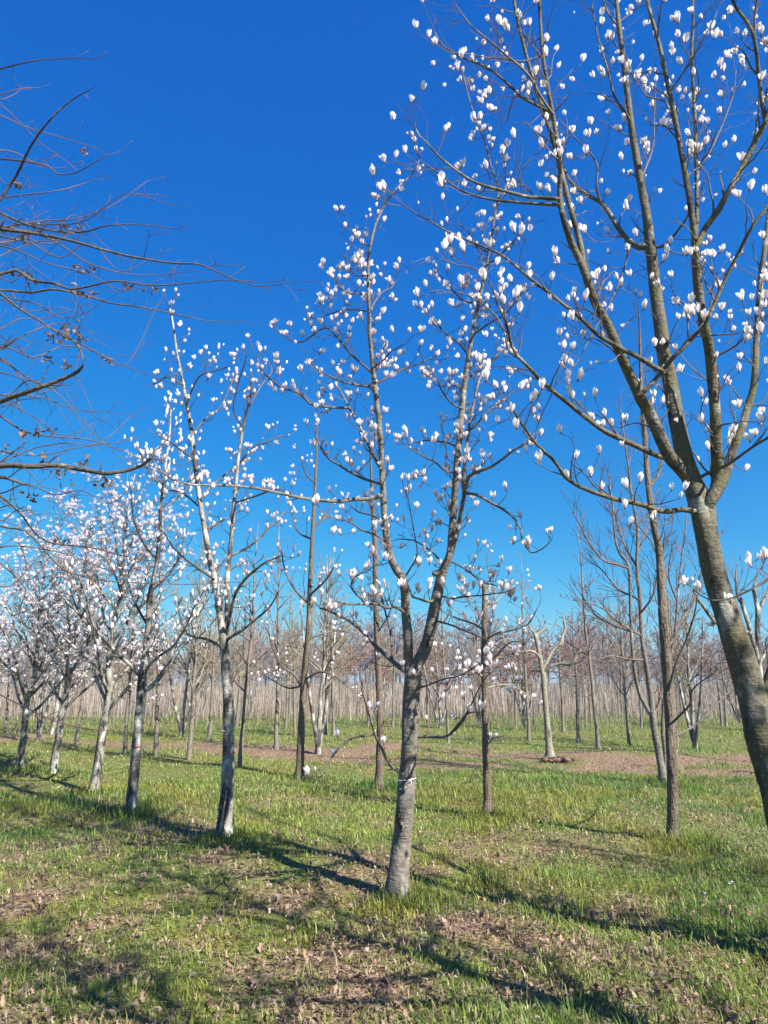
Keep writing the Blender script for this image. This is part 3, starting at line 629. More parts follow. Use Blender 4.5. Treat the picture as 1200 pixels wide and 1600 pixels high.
# ---------------- the second one, left of the middle
C2 = Cfg(wig=.25, up=.09, dens=9.5, ratio=.5, fl=.66, rmin=.0024, seg=.06, maxlev=1, ang=(40, 75))
t2_trunk = [([(351, 1312), (352, 1290), (354, 1250), (356, 1210), (357, 1160), (357, 1120), (356, 1080), (353, 1045), (351, 1018), (347, 985), (341, 940), (335, 905), (329, 880), (320, 828), (312, 780), (306, 736), (300, 680), (292, 632), (284, 588), (276, 548), (270, 504), (264, 472)],
             [25, 23, 21, 20, 18, 17, 15.5, 15, 15, 12, 10, 10, 9, 8, 7.5, 7, 6, 5, 4, 3.2, 2.6, 2], (0, .3))]
t2_limbs = [
 ([(352, 1012), (354, 985), (356, 950), (354, 915), (356, 895), (360, 856), (366, 784), (372, 720), (380, 668), (390, 624), (394, 592)], (10, 3), (0, .4)),
 ([(353, 1004), (366, 992), (380, 984), (404, 964), (418, 952), (428, 938), (434, 925)], (5, 2), (0, -.8)),
 ([(349, 1014), (336, 1005), (320, 998), (304, 996), (292, 990)], (5.5, 2.5), (0, .5), dict(l=.5)),
 ([(355, 990), (360, 960), (368, 928), (384, 904), (400, 890), (416, 878), (440, 868)], (6, 2.5), (0, -1)),
 ([(312, 782), (330, 760), (360, 735), (390, 715)], (3.5, 2), (0, .8)),
 ([(304, 720), (285, 705), (265, 690), (245, 680)], (3, 1.8), (0, -.6)),
 ([(366, 790), (400, 775), (430, 765), (455, 770)], (3.5, 2), (.1, -.7)),
 ([(300, 680), (320, 655), (345, 635), (365, 590)], (3, 1.8), (.1, .6)),
 ([(335, 905), (305, 885), (275, 860), (255, 830)], (4, 2), (0, -.8)),
 ([(320, 830), (345, 815), (370, 800)], (3.5, 2), (0, .6)),
 ([(358, 870), (395, 850), (425, 820), (445, 800)], (4, 2), (.1, .9)),
 ([(388, 640), (410, 600), (425, 580), (415, 560)], (2.6, 1.8), (.3, .6)),
 ([(380, 668), (365, 640), (372, 600), (385, 560)], (2.6, 1.8), (.3, -.3)),
 ([(288, 600), (262, 590), (240, 600)], (2.6, 1.8), (.1, .4)),
 ([(290, 630), (310, 590), (335, 580), (352, 575)], (2.6, 1.8), (.1, -.4)),
 ([(312, 790), (285, 770), (262, 765), (245, 745)], (3, 2), (.1, .8)),
 ([(372, 730), (395, 700), (420, 690), (440, 680)], (3, 2), (.1, .5)),
]
T2, r2, tips2 = traced_tree('magnolia_tree', (351, 1312), None, t2_trunk, t2_limbs,
    'magnolia with black and white mottled trunk split open at the foot', 'magnolia tree',
    M['mottle'], M['twig'], C2, 31, .10, .36, 'pink', .069, 100, 'magnolias in the front row', maxr=.05, extra=dict(trunk_shoots=.10, t0=.35))
C3 = Cfg(wig=.25, up=.09, dens=9.5, ratio=.5, fl=.75, rmin=.003, seg=.08, maxlev=1, ang=(40, 75))
t3_trunk = [([(204, 1274), (206, 1255), (208, 1225), (210, 1200), (214, 1160), (217, 1130), (220, 1090), (222, 1060), (226, 1030), (232, 980), (234, 932), (240, 905), (247, 860), (251, 800), (256, 744), (264, 688), (267, 640)],
             [19, 17, 16.5, 15.5, 15, 14, 14, 13, 11, 10, 9, 7, 6, 5, 4, 3, 2], (0, .3))]
t3_limbs = [
 ([(221, 1060), (206, 1042), (192, 1028), (175, 1012), (160, 996), (148, 980), (140, 958), (134, 930), (122, 900)], (6.5, 2.5), (0, -.6)),
 ([(228, 1084), (240, 1070), (252, 1054), (264, 1034), (272, 1012), (280, 994), (292, 976), (312, 952), (322, 930), (330, 900)], (8, 3), (0, .4)),
 ([(228, 1052), (240, 1032), (256, 1020), (272, 1008), (290, 980), (305, 945)], (5, 2.5), (0, -.8)),
 ([(232, 975), (215, 950), (203, 920), (195, 885), (192, 840)], (4.5, 2), (.1, .8)),
 ([(236, 925), (262, 900), (280, 870), (290, 835)], (4, 2), (.1, .3)),
 ([(246, 870), (225, 850), (210, 815), (205, 780)], (4, 2), (.1, -.6)),
 ([(251, 800), (275, 780), (290, 760), (300, 730)], (3, 2), (.1, .7)),
 ([(254, 760), (235, 740), (222, 715), (215, 700)], (3, 2), (.1, .3)),
]
T3, r3, tips3 = traced_tree('magnolia_tree', (204, 1274), None, t3_trunk, t3_limbs,
    'magnolia with a long bark split and two wide low limbs, marked by a red string', 'magnolia tree',
    M['mottle'], M['twig'], C3, 41, .10, .42, 'small', .085, 0, 'magnolias in the front row', maxr=.05, extra=dict(trunk_shoots=.12, t0=.35))

# knots, scars and wounds are parts of their trunks
def scar(root, path, w, Y, mat, name='scar', front=.0, flat=.35):
    B = Batch(); pts = []; rad = []
    for i, (px, py) in enumerate(path):
        q = P(px, py, Y-front)-root.location; pts.append(tuple(q)); rad.append(wpx(w[i] if i < len(w) else w[-1], px, py, Y))
    p, r = spline(pts, rad, .02); tube(B, p, r, 8, .25, 3)
    return B.build(name, mat, root)
Y1 = T1.location.y; Y2 = T2.location.y; Y3 = T3.location.y
scar(T1, [(627, 1284), (628, 1292), (628, 1299)], [3, 9, 4], Y1, M['grey'], 'knot', .068)
scar(T1, [(628, 1289), (628, 1294)], [3, 4], Y1, M['hollow'], 'knot', .086)
scar(T1, [(667, 1013), (668, 1006), (668, 1001)], [3, 5, 3], Y1, M['hollow'], 'knot', .035)
scar(T1, [(690, 893), (683, 896), (677, 897)], [9, 11, 9], Y1, M['grey'], 'stub', .01)
scar(T1, [(631, 1226), (632, 1232), (633, 1237)], [4, 8, 4], Y1, M['grey'], 'knot', .062)
scar(T2, [(345, 1311), (346, 1290), (350, 1262), (354, 1235)], [6, 5, 3, 1.2], Y2, M['wound'], 'wound', .068)
scar(T2, [(348, 1311), (349, 1296), (351, 1280)], [2.4, 2, 1], Y2, M['hollow'], 'hollow', .082)
scar(T2, [(343, 1143), (346, 1141), (350, 1143)], [5, 7, 4], Y2, M['mottle'], 'stub', .02)
scar(T3, [(200, 1270), (202, 1240), (205, 1205), (207, 1180)], [2, 2, 1.5, 1], Y3, M['hollow'], 'wound', .062)

# string ties round the trunks
def tie(px, py, w, Y, label, mat, tx=0, ty=0, thick=.0022):
    return band('tree_tie', px, py, w, Y, label, mat, (tx, ty), thick)
tie(635, 1217, 28, Y1+.01, 'thin white string tied round the forked middle magnolia trunk', M['string'], .008, 0, .0032)
tie(357, 1176, 18.5, Y2+.02, 'thin red string tied round the black and white mottled trunk', M['redstring'], .0, 0, .004)
tie(213, 1166, 15.5, Y3+.02, 'red string tied round the trunk with the long bark split', M['redstring'], .0, 0, .005)

# ---------------- more of the front row, receding to the left, in full white flower
def grown_magnolia(basepx, top, spread, w, label, seed, kind, fsize, loc=None, group=None, lean=0, forks=3, dens=1.0, tmat=None, bmat=None, name='magnolia_tree', fl=.9, clear=.32, limbs=26):
    rng = random.Random(seed); b = loc if loc is not None else G(*basepx); b = Vector((b[0], b[1], height(b[0], b[1])))
    root = thing(name, b, label, 'magnolia tree', group); TREE_BASES.append((b.x, b.y)); H = top; r = w
    B = Batch(); pts = []; rad = []; n = 14; x = y = 0
    for i in range(n+1):
        t = i/n; x += rng.gauss(0, .025)+lean*H/n; y += rng.gauss(0, .025); pts.append((x, y, -.08+t*H)); rad.append(max(.006, r*(1-t)**.8*(1 if t > .05 else 1.2)))
    p, rr = spline(pts, rad, .08); tube(B, p, rr, 14, .10, seed); B.build('trunk', bmat or M['mottle'], root)
    TW = Batch(); tips = []; cfg = Cfg(wig=.24, up=.09, dens=4.0+2.5*dens, ratio=.5, fl=fl, rmin=.0034, seg=.10, maxlev=1, spur=1.0)
    for k in range(limbs):
        t = clear+(1-clear)*.85*(k+.5)/limbs; i = min(len(p)-2, int(t*len(p))); az = k*2.4+rng.uniform(-.4, .4); el = rng.uniform(.45, .95)
        d = Vector((math.cos(az)*math.cos(el), math.sin(az)*math.cos(el), math.sin(el))); L = spread*(1.25-t)*rng.uniform(.8, 1.25)
        LB = Batch(); q = Vector(p[i]); lp = [tuple(q)]; m = 7
        for s in range(m):
            d = (d+Vector((rng.gauss(0, .10), rng.gauss(0, .10), .06+rng.gauss(0, .05)))).normalized(); q = q+d*L/m; lp.append(tuple(q))
        lr = [max(.004, rr[i]*.5*(1-s/m)**.8+.004) for s in range(m+1)]; sp, sr = spline(lp, lr, .1); tube(LB, sp, sr, 6); LB.build('limb', bmat or M['mottle'], root)
        shoots(TW, sp, sr, cfg, rng, tips, .17/dens, .5, .12)
    tag(TW.build('twigs', tmat or M['twig'], root), kind='stuff')
    place_blossoms(root, tips, kind, fsize, rng, 0); return root
fr = 'magnolias in the front row'
grown_magnolia((142, 1234), 5.1, 2.0, .075, 'white-flowered magnolia of the front row, third trunk from the left edge', 51, 'star', .080, group=fr, clear=.24, lean=.02, dens=1.7)
grown_magnolia((82, 1208), 5.0, 2.1, .07, 'white-flowered magnolia leaning slightly right, second trunk from the left edge', 52, 'star', .084, group=fr, clear=.22, lean=.035, dens=1.7)
grown_magnolia((36, 1201), 4.8, 2.1, .07, 'white-flowered magnolia whose trunk stands nearest the left edge', 53, 'star', .088, group=fr, lean=.02, dens=1.8, clear=.2)
for k, (x, y, h) in enumerate(((-9.6, 16.6, 4.6), (-11.2, 18.6, 4.8), (-12.9, 20.6, 4.7), (-9.8, 22.5, 4.4), (-13.5, 25.0, 4.6))):
    grown_magnolia(None, h, 1.8, .07, 'hazy white-flowered magnolia far down the front row at the left edge', 60+k, 'star', .09, clear=.2, loc=(x, y), group='far magnolias at the left edge', limbs=22, dens=1.8)
# the row goes on to the right of the frame; its trees shade the near grass
grown_magnolia(None, 7.2, 2.2, .10, 'magnolia of the front row standing just outside the right edge', 71, 'small', .08, loc=(3.5, 1.7), group=fr, limbs=22, dens=1.0, bmat=M['lichen'])
grown_magnolia(None, 6.5, 1.9, .09, 'slim magnolia of the second row outside the right edge', 72, 'small', .08, loc=(5.3, 2.7), limbs=12, dens=.6, bmat=M['grey'])
grown_magnolia(None, 6.2, 1.9, .09, 'unseen magnolia added to shade the near left grass', 74, 'small', .08, loc=(2.5, .6), limbs=24, dens=1.2, clear=.5, bmat=M['grey'])  # added out of view; its dense crown dapples the near left grass with shade
grown_magnolia(None, 6.5, 2.0, .09, 'magnolia nearest the photographer outside the right edge', 73, 'small', .08, loc=(7.2, 3.3), limbs=18, dens=.9, bmat=M['grey'])

# ---------------- the second row
CB = Cfg(wig=.16, up=.10, dens=6.5, ratio=.5, fl=0, rmin=.0032, seg=.09, maxlev=1, spur=.3, ang=(30, 60))
CM = Cfg(wig=.25, up=.08, dens=6.5, ratio=.5, fl=.75, rmin=.003, seg=.08, maxlev=1, ang=(40, 75))
sr = 'trees of the second row'
traced_tree('young_tree', (1053, 1320), None,
    [([(1053, 1321), (1052, 1300), (1051, 1250), (1050, 1200), (1047, 1130), (1043, 1060), (1038, 990), (1034, 925), (1030, 862), (1022, 822), (1015, 775), (1010, 725), (1007, 675), (1003, 630), (1001, 580), (1000, 530), (998, 490)], [21, 18, 16.5, 16, 15.5, 15, 15, 13, 12, 10, 9, 8, 7, 6, 5, 3.5, 2], (0, .2))],
    [([(1042, 1085), (1055, 1040), (1072, 1000), (1085, 960), (1090, 930)], (4, 2), (0, -.4)),
     ([(1040, 1020), (1062, 985), (1080, 950), (1092, 915)], (5, 2), (0, .6)),
     ([(1047, 1138), (1062, 1118), (1078, 1100), (1082, 1078), (1100, 1062), (1115, 1052)], (4, 1.6), (0, -.6), dict(l=.5)),
     ([(1049, 1150), (1075, 1140), (1100, 1122), (1125, 1095), (1140, 1080)], (4, 1.6), (0, .7), dict(l=.5)),
     ([(1019, 765), (1026, 745), (1032, 730), (1038, 700)], (5, 2.5), (0, .3)),
     ([(1032, 880), (1020, 850), (1005, 830), (990, 815)], (3, 1.6), (0, .6))],
    'tall straight bare tree with furrowed brown trunk tied with white string', 'tree', M['brown'], M['twig'], CB, 81, .17, .55, group=sr, extra=dict(trunk_shoots=.16, t0=.35), maxr=.08)
tie(1049.5, 1174, 16, 7.92, 'thin white string tied round the tall straight brown trunk', M['string'], .01, 0, .004)
traced_tree('magnolia_tree', (762, 1271), None,
    [([(762, 1271), (762, 1250), (760, 1200), (759, 1150), (758, 1090), (757, 1040), (757, 985), (757, 940), (756, 912)], [16, 13, 12, 11.5, 11, 11, 10, 8, 6], (0, 0))],
    [([(757, 935), (765, 905), (762, 885)], (3, 1.6), (0, .1)),
     ([(757, 1000), (775, 990), (800, 985), (825, 975), (840, 950)], (4, 1.8), (0, -.4)),
     ([(758, 1035), (775, 1025), (795, 1005), (815, 1002)], (4, 1.8), (0, -.7)),
     ([(757, 985), (740, 975), (720, 968), (700, 960)], (4, 1.8), (0, .4)),
     ([(758, 1060), (740, 1050), (720, 1045), (705, 1030)], (4, 1.8), (0, -.3)),
     ([(758, 1080), (790, 1070), (815, 1080), (830, 1095)], (3.5, 1.8), (0, .3), dict(l=.5)),
     ([(759, 1170), (770, 1155), (785, 1150)], (2.5, 1.6), (0, -.3), dict(l=.4)),
     ([(757, 950), (775, 940), (790, 925), (805, 915)], (3, 1.8), (0, .5))],
    'small magnolia with rough brown trunk cut off at the top', 'magnolia tree', M['brown'], M['olivetwig'], CM, 82, .20, .50, 'pink', .072, group=sr, maxr=.06)
traced_tree('young_tree', (592, 1232), None,
    [([(592, 1232), (593, 1200), (594, 1130), (592, 1060), (589, 990), (587, 930), (586, 860), (583, 800), (580, 740), (578, 690)], [14, 12, 11, 10.5, 9.5, 9, 7.5, 6, 4, 2], (0, 0))],
    [([(588, 960), (575, 930), (560, 915)], (3, 1.5), (0, .4)), ([(589, 990), (605, 965), (615, 940)], (3, 1.5), (0, -.3))],
    'slender bare tree right behind the forked middle magnolia', 'tree', M['brown'], M['twig'], CB, 83, .3, .45, group=sr, extra=dict(trunk_shoots=.12, t0=.3), maxr=.08)
traced_tree('magnolia_tree', (468, 1216), None,
    [([(468, 1217), (469, 1190), (471, 1140), (474, 1080), (478, 1030), (483, 980), (484, 930), (486, 880), (489, 820), (492, 770), (494, 720), (496, 660)], [14, 12.5, 11.5, 11, 10.5, 10, 8, 7, 5.5, 4.5, 3.5, 2], (0, 0))],
    [([(474, 1085), (460, 1055), (440, 1040), (425, 1010), (420, 985)], (4, 1.8), (0, -.6)),
     ([(480, 1000), (505, 990), (530, 985), (550, 990)], (4, 1.8), (0, .5)),
     ([(484, 940), (460, 920), (445, 890), (440, 860)], (4, 1.8), (0, .6)),
     ([(485, 930), (510, 905), (525, 880)], (4, 1.8), (0, -.5)),
     ([(488, 850), (465, 830), (455, 800)], (3.5, 1.8), (0, .4)),
     ([(489, 830), (512, 805), (520, 780)], (3.5, 1.8), (0, .2)),
     ([(493, 760), (478, 740), (470, 715)], (3, 1.6), (0, -.4)),
     ([(476, 1060), (500, 1050), (525, 1058), (545, 1075)], (3.5, 1.6), (0, -.6)),
     ([(474, 1070), (450, 1075), (425, 1062), (405, 1050)], (3.5, 1.6), (0, .5))],
    'magnolia with narrow budding crown between the mottled and the forked magnolias', 'magnolia tree', M['brown'], M['twig'], CM, 84, .20, .5, 'pink', .075, group=sr, maxr=.07)
CR = Cfg(wig=.12, up=.10, dens=7, ratio=.55, fl=0, rmin=.0040, seg=.12, maxlev=2, spur=.15, ang=(22, 48))
traced_tree('young_tree', (1036, 1225), None,
    [([(1036, 1226), (1035, 1210), (1030, 1180), (1025, 1155), (1020, 1122), (1018, 1090), (1013, 1060), (1008, 1030), (1003, 995), (1000, 937), (995, 887), (996, 825), (987, 775), (982, 732), (975, 682), (970, 640)], [13, 12, 11, 10.5, 10, 8, 7.5, 7, 6.5, 6, 5, 4.5, 4, 3, 2, 1.5], (0, 0)),
     ([(1020, 1124), (1012, 1108), (1000, 1085), (992, 1050), (987, 1000), (985, 950), (982, 887), (967, 862), (960, 832), (957, 787), (950, 740)], [7, 6.5, 6, 5.5, 5, 4.6, 4.2, 3.6, 3, 2.2, 1.5], (0, -.3)),
     ([(1044, 1222), (1040, 1180), (1036, 1142), (1038, 1090), (1045, 1040), (1055, 985), (1060, 920), (1068, 850), (1075, 790)], [8, 7, 6.5, 5.5, 5, 4, 3.5, 2.5, 1.5], (.15, .5))],
    [([(981, 890), (965, 882), (947, 878), (935, 868), (925, 855), (916, 840), (907, 822), (895, 800)], (4, 1.8), (0, -.6)),
     ([(1000, 940), (985, 930), (965, 920), (940, 890), (925, 880)], (3.5, 1.6), (0, .6)),
     ([(996, 885), (975, 850), (960, 800), (950, 760)], (3.5, 1.6), (0, .3)),
     ([(1002, 990), (970, 975), (940, 950), (910, 940)], (3.5, 1.6), (0, -.8)),
     ([(986, 990), (955, 975), (930, 960), (905, 925)], (3.5, 1.6), (0, .8)),
     ([(1022, 1120), (1030, 1095), (1034, 1060), (1032, 1020)], (4, 1.6), (0, .4)),
     ([(1002, 960), (1020, 930), (1030, 880), (1040, 830)], (3.5, 1.6), (0, -.6)),
     ([(1006, 1035), (985, 1030), (955, 1025), (935, 1030)], (3, 1.4), (0, -.8)),
     ([(1055, 985), (1080, 940), (1100, 880), (1115, 840)], (3.5, 1.6), (.3, .8)),
     ([(996, 860), (1015, 820), (1030, 790)], (3, 1.5), (0, .5)),
     ([(1058, 940), (1045, 900), (1050, 850)], (3, 1.5), (.3, 0))],
    'bare tree with two grey stems from one foot and a wide fine-twigged crown', 'tree', M['grey'], M['redtwig'], CR, 85, .11, .75, extra=dict(trunk_shoots=.13, t0=.35), maxr=.2)
traced_tree('pollarded_tree', (860, 1187), None,
    [([(860, 1188), (858, 1165), (854, 1120), (851, 1085), (849, 1056), (846, 1040), (841, 1013), (837, 992)], [15, 11, 9, 8.5, 8.5, 7.5, 6, 8], (0, 0))],
    [([(838, 994), (832, 986), (827, 978)], (5, 2.5), (0, .2), dict(l=.35)),
     ([(837, 992), (847, 986), (853, 978)], (4, 2.5), (0, .2), dict(l=.35)),
     ([(844, 1028), (838, 1021), (827, 1017), (812, 1019), (805, 1014), (789, 1005), (786, 994)], (5, 3.6, 4.5, 3, 4.2, 2.6, 2.2), (0, -.3), dict(l=.4)),
     ([(849, 1046), (855, 1034), (861, 1021), (870, 1010), (877, 1006), (879, 994), (883, 982), (881, 970), (881, 962)], (6, 4.5, 4, 5.5, 7.5, 3.5, 4.5, 3, 2), (0, .3), dict(l=.4)),
     ([(850, 1052), (860, 1042), (875, 1037), (890, 1038), (898, 1030), (901, 1022), (908, 1017)], (6, 4.4, 4, 6, 5.5, 6, 3), (0, -.4), dict(l=.4)),
     ([(847, 1050), (838, 1048), (830, 1049)], (3, 2), (0, .2), dict(l=.3))],
    'pollarded tree with smooth pale trunk and knobbly stumped arms on the bare strip', 'tree', M['pale'], M['olivetwig'], CB, 86, .5, .45, group='pollarded trees', maxr=.05)
traced_tree('pollarded_tree', (1196, 1190), None,
    [([(1196, 1191), (1194, 1150), (1190, 1110), (1188, 1080), (1186, 1045), (1184, 1015), (1183, 985), (1184, 956), (1181, 938), (1178, 920)], [14, 11, 10, 10, 9.5, 8, 7.5, 8, 6, 7], (0, 0))],
    [([(1188, 1045), (1182, 1020), (1176, 1000), (1172, 985), (1168, 972), (1164, 958), (1160, 946), (1158, 934)], (8, 5), (0, -.2), dict(l=.7)),
     ([(1178, 922), (1180, 910), (1184, 896)], (5, 3), (0, 0)),
     ([(1172, 990), (1150, 982), (1130, 976), (1118, 972), (1108, 960), (1098, 946), (1090, 936), (1084, 922)], (8, 4), (0, -.5), dict(l=.7)),
     ([(1118, 972), (1112, 976), (1106, 974)], (7, 4), (-.25, -.3), dict(l=.7)),
     ([(1160, 946), (1152, 930), (1150, 905), (1150, 892)], (4, 3), (-.2, 0)),
     ([(1183, 960), (1192, 940), (1200, 925), (1204, 905)], (6, 4), (0, .4)),
     ([(1186, 1040), (1200, 1010), (1210, 970)], (6, 4), (0, .4))],
    'gnarled grey pollarded tree seen behind the big leaning trunk', 'tree', M['mottle'], M['redtwig'], CR, 87, .18, .7, group='pollarded trees', maxr=.2)

# ---------------- prototypes for the young trees further back
def bare_proto(name, H, r, spread, seed, style, bmat, tmat, loc, label, cat='tree', group=None):
    rng = random.Random(seed); b = Vector((loc[0], loc[1], height(*loc) if loc[1] < 30 else 0)); root = thing(name, b, label, cat, group)
    B = Batch(); n = 10; x = y = 0; pts = []; rad = []; TW = Batch()
    lx = rng.uniform(-.02, .02)
    for i in range(n+1):
        t = i/n; x += rng.gauss(0, .02)+lx*H/n; y += rng.gauss(0, .02); pts.append((x, y, -.08+t*H)); rad.append(max(.008, r*(1-t)**.7*(1 if i else 1.25)))
    p, rr = spline(pts, rad, .3); tube(B, p, rr, 8); 
    if style == 'fork':
        for az in (0.6, 3.6):
            q = [(0, 0, .05), (math.cos(az)*.25, math.sin(az)*.25, .9), (math.cos(az)*.5, math.sin(az)*.5, 2.0), (math.cos(az)*.75, math.sin(az)*.7, H*.75)]
            sp, sr_ = spline(q, [r*.8, r*.7, r*.5, .01], .3); tube(B, sp, sr_, 7)
    B.build('trunk', bmat, root); cfg = Cfg(wig=.13, up=.09, dens=5.0, ratio=.55, fl=0, rmin=.0055, seg=.2, maxlev=2 if style != 'thin' else 1, spur=0, ang=(25, 50))
    if style == 'dome': cfg.ang = (40, 75)
    limbs = int((26 if style == 'wide' else 20 if style != 'thin' else 20))
    for k in range(limbs):
        t = (.36 if style != 'dome' else .55)+.58*(k+.5)/limbs; i = min(len(p)-2, int(t*(len(p)-1))); az = k*2.4+rng.uniform(-.4, .4)
        el = rng.uniform(.5, 1.1) if style != 'dome' else rng.uniform(.0, .7)
        d = Vector((math.cos(az)*math.cos(el), math.sin(az)*math.cos(el), math.sin(el)))
        grow(TW, Vector(p[i]), d, spread*(1.35-t)*rng.uniform(.7, 1.2), rr[i]*.5, 0, cfg, rng, [])
    tag(TW.build('twigs', tmat, root), kind='stuff'); return root
bgp = 'bare young trees in the rows behind'
PR = [bare_proto('young_tree', 5.2, .055, 1.3, 101, 'wide', M['whip'], M['olivetwig'], tuple(G(325, 1157)[:2]), 'bare young tree standing at the far edge of the strip left of the middle', group=bgp),
      bare_proto('young_tree', 5.6, .05, .9, 102, 'thin', M['whip'], M['redtwig'], tuple(G(936, 1171)[:2]), 'thin bare tree with a dark foot right of the pale pollard', group=bgp),
      bare_proto('young_tree', 4.6, .06, 1.5, 103, 'fork', M['mottle'], M['olivetwig'], tuple(G(284, 1153)[:2]), 'three-stemmed bare tree at the edge of the bare strip', group=bgp),
      bare_proto('young_tree', 3.5, .05, 1.1, 104, 'dome', M['whip'], M['redtwig'], tuple(G(902, 1163)[:2]), 'small bare tree with dark umbrella-like crown on a straight trunk', group=bgp)]
mids = [((245, 1183), 1, 1.0, 'thin brown trunk left of the black and white mottled magnolia'), ((298, 1188), 0, .95, 'straight brown bare tree just left of the mottled magnolia'),
        ((373, 1203), 1, .85, 'thin leaning bare tree just right of the mottled magnolia'), ((433, 1171), 1, 1.0, 'thin dark bare tree standing alone between the strip and the long grass'),
        ((498, 1176), 2, 1.05, 'bare tree with several pale stems right of the narrow budding magnolia'), ((512, 1150), 0, 1.0, 'grey bare tree just behind the several-stemmed one'),
        ((462, 1150), 3, 1.0, 'small bare tree with wide crown behind the narrow budding magnolia'), ((702, 1160), 1, .8, 'thin bare tree right of the forked middle trunk'),
        ((826, 1160), 1, .95, 'thin pale trunk just left of the pollarded tree'), ((985, 1164), 0, .8, 'young tree left of the two-stemmed grey tree'),
        ((1086, 1170), 2, .95, 'young tree right of the tall straight brown trunk'), ((1134, 1137), 3, .9, 'small young tree with reddish crown near the gnarled pollard'),
        ((1057, 1172), 1, .8, 'thin young tree hidden half behind the tall straight brown trunk'), ((1168, 1160), 1, .7, 'thin sapling by the big leaning trunk'),
        ((192, 1178), 0, .9, 'bare tree behind the front row, right of the third trunk from the left'), ((158, 1150), 3, 1.0, 'small domed bare tree behind the white-flowered magnolias'),
        ((60, 1160), 2, .9, 'bare tree behind the white-flowered magnolias near the left edge'), ((118, 1165), 1, .9, 'thin bare tree seen between the two leftmost magnolias')]
for i, (px, k, s, lab) in enumerate(mids):
    g = G(*px); copy_tree(PR[k], (g.x, g.y, height(g.x, g.y)*(1 if g.y < 30 else 0)), i*1.7, (s, s*(1+.05*math.sin(i*3))), lab, 'tree', bgp)
rng = random.Random(5); bgf = 'far rows of nursery trees'; cnt = 0
for row in range(12):
    y0 = 22.5+row*3.6
    for j in range(44):
        x = -.75*y0-2+j*(1.5*y0+4)/26+rng.uniform(-.3, .3); y = y0+.12*-x+rng.uniform(-.4, .4)
        if abs(x) > .58*y+1 or rng.random() < .05 or (row == 0 and rng.random() < .5): continue
        k = rng.choice((0, 1, 1, 3, 2)); s = rng.uniform(.72, 1.0)*(1.0 if x < 3 else .85); cnt += 1
        if cnt > 270: break
        copy_tree(PR[k], (x, y, 0), rng.uniform(0, 6.28), (s, s*rng.uniform(.85, 1.1)), 'bare nursery tree in the dense far rows before the dry grass', 'tree', bgf)

# a few small trees that kept their red-brown leaves
def russet_tree(px, py, seed, label, H=2.6):
    rng = random.Random(seed); nr = np.random.default_rng(seed); g = G(px, py); root = thing('russet_tree', (g.x, g.y, 0), label, 'tree', 'small trees with red-brown leaves')
    B = Batch(); tube(B, [(0, 0, -.1), (.02, 0, 1), (0, .02, H)], [.05, .045, .02], 8); B.build('trunk', M['whip'], root)
    TW = Batch(); tips = []; cfg = Cfg(wig=.2, up=.03, dens=5, ratio=.5, fl=1, rmin=.006, seg=.12, maxlev=2, spur=.3, ang=(40, 70))
    for k in range(12):
        az = k*2.4; el = rng.uniform(-.1, .7); grow(TW, Vector((0, 0, H*rng.uniform(.68, .95))), Vector((math.cos(az)*math.cos(el), math.sin(az)*math.cos(el), math.sin(el))), .95, .012, 0, cfg, rng, tips)
    TW.build('twigs', M['redtwig'], root); LB = Batch()
    for (p, d) in tips:
        for _ in range(3):
            sv, sq = leaf_shape(nr, 2, .35); s = rng.uniform(.07, .13); R = np.array(rot_to((rng.gauss(0, 1), rng.gauss(0, 1), rng.gauss(0, 1)), rng.uniform(0, 6)))
            LB.add((sv*s) @ R.T+np.array(p)+nr.normal(0, .05, 3), sq, None, np.repeat([[.26*rng.uniform(.6, 1.3), .095*rng.uniform(.6, 1.3), .065]], len(sv), 0))
    LB.build('foliage', M['dryleaf'], root)
russet_tree(880, 1143, 1, 'small tree with red-brown leaves behind the pollarded tree'); russet_tree(1128, 1136, 2, 'small tree with red-brown leaves left of the big leaning trunk', 2.7)
russet_tree(806, 1135, 3, 'small tree with red-brown leaves left of the pollarded tree', 2.3); russet_tree(575, 1134, 4, 'small tree with red-brown leaves behind the slender bare tree', 2.5)
russet_tree(668, 1133, 5, 'small tree with red-brown leaves right behind the forked middle trunk', 2.4)

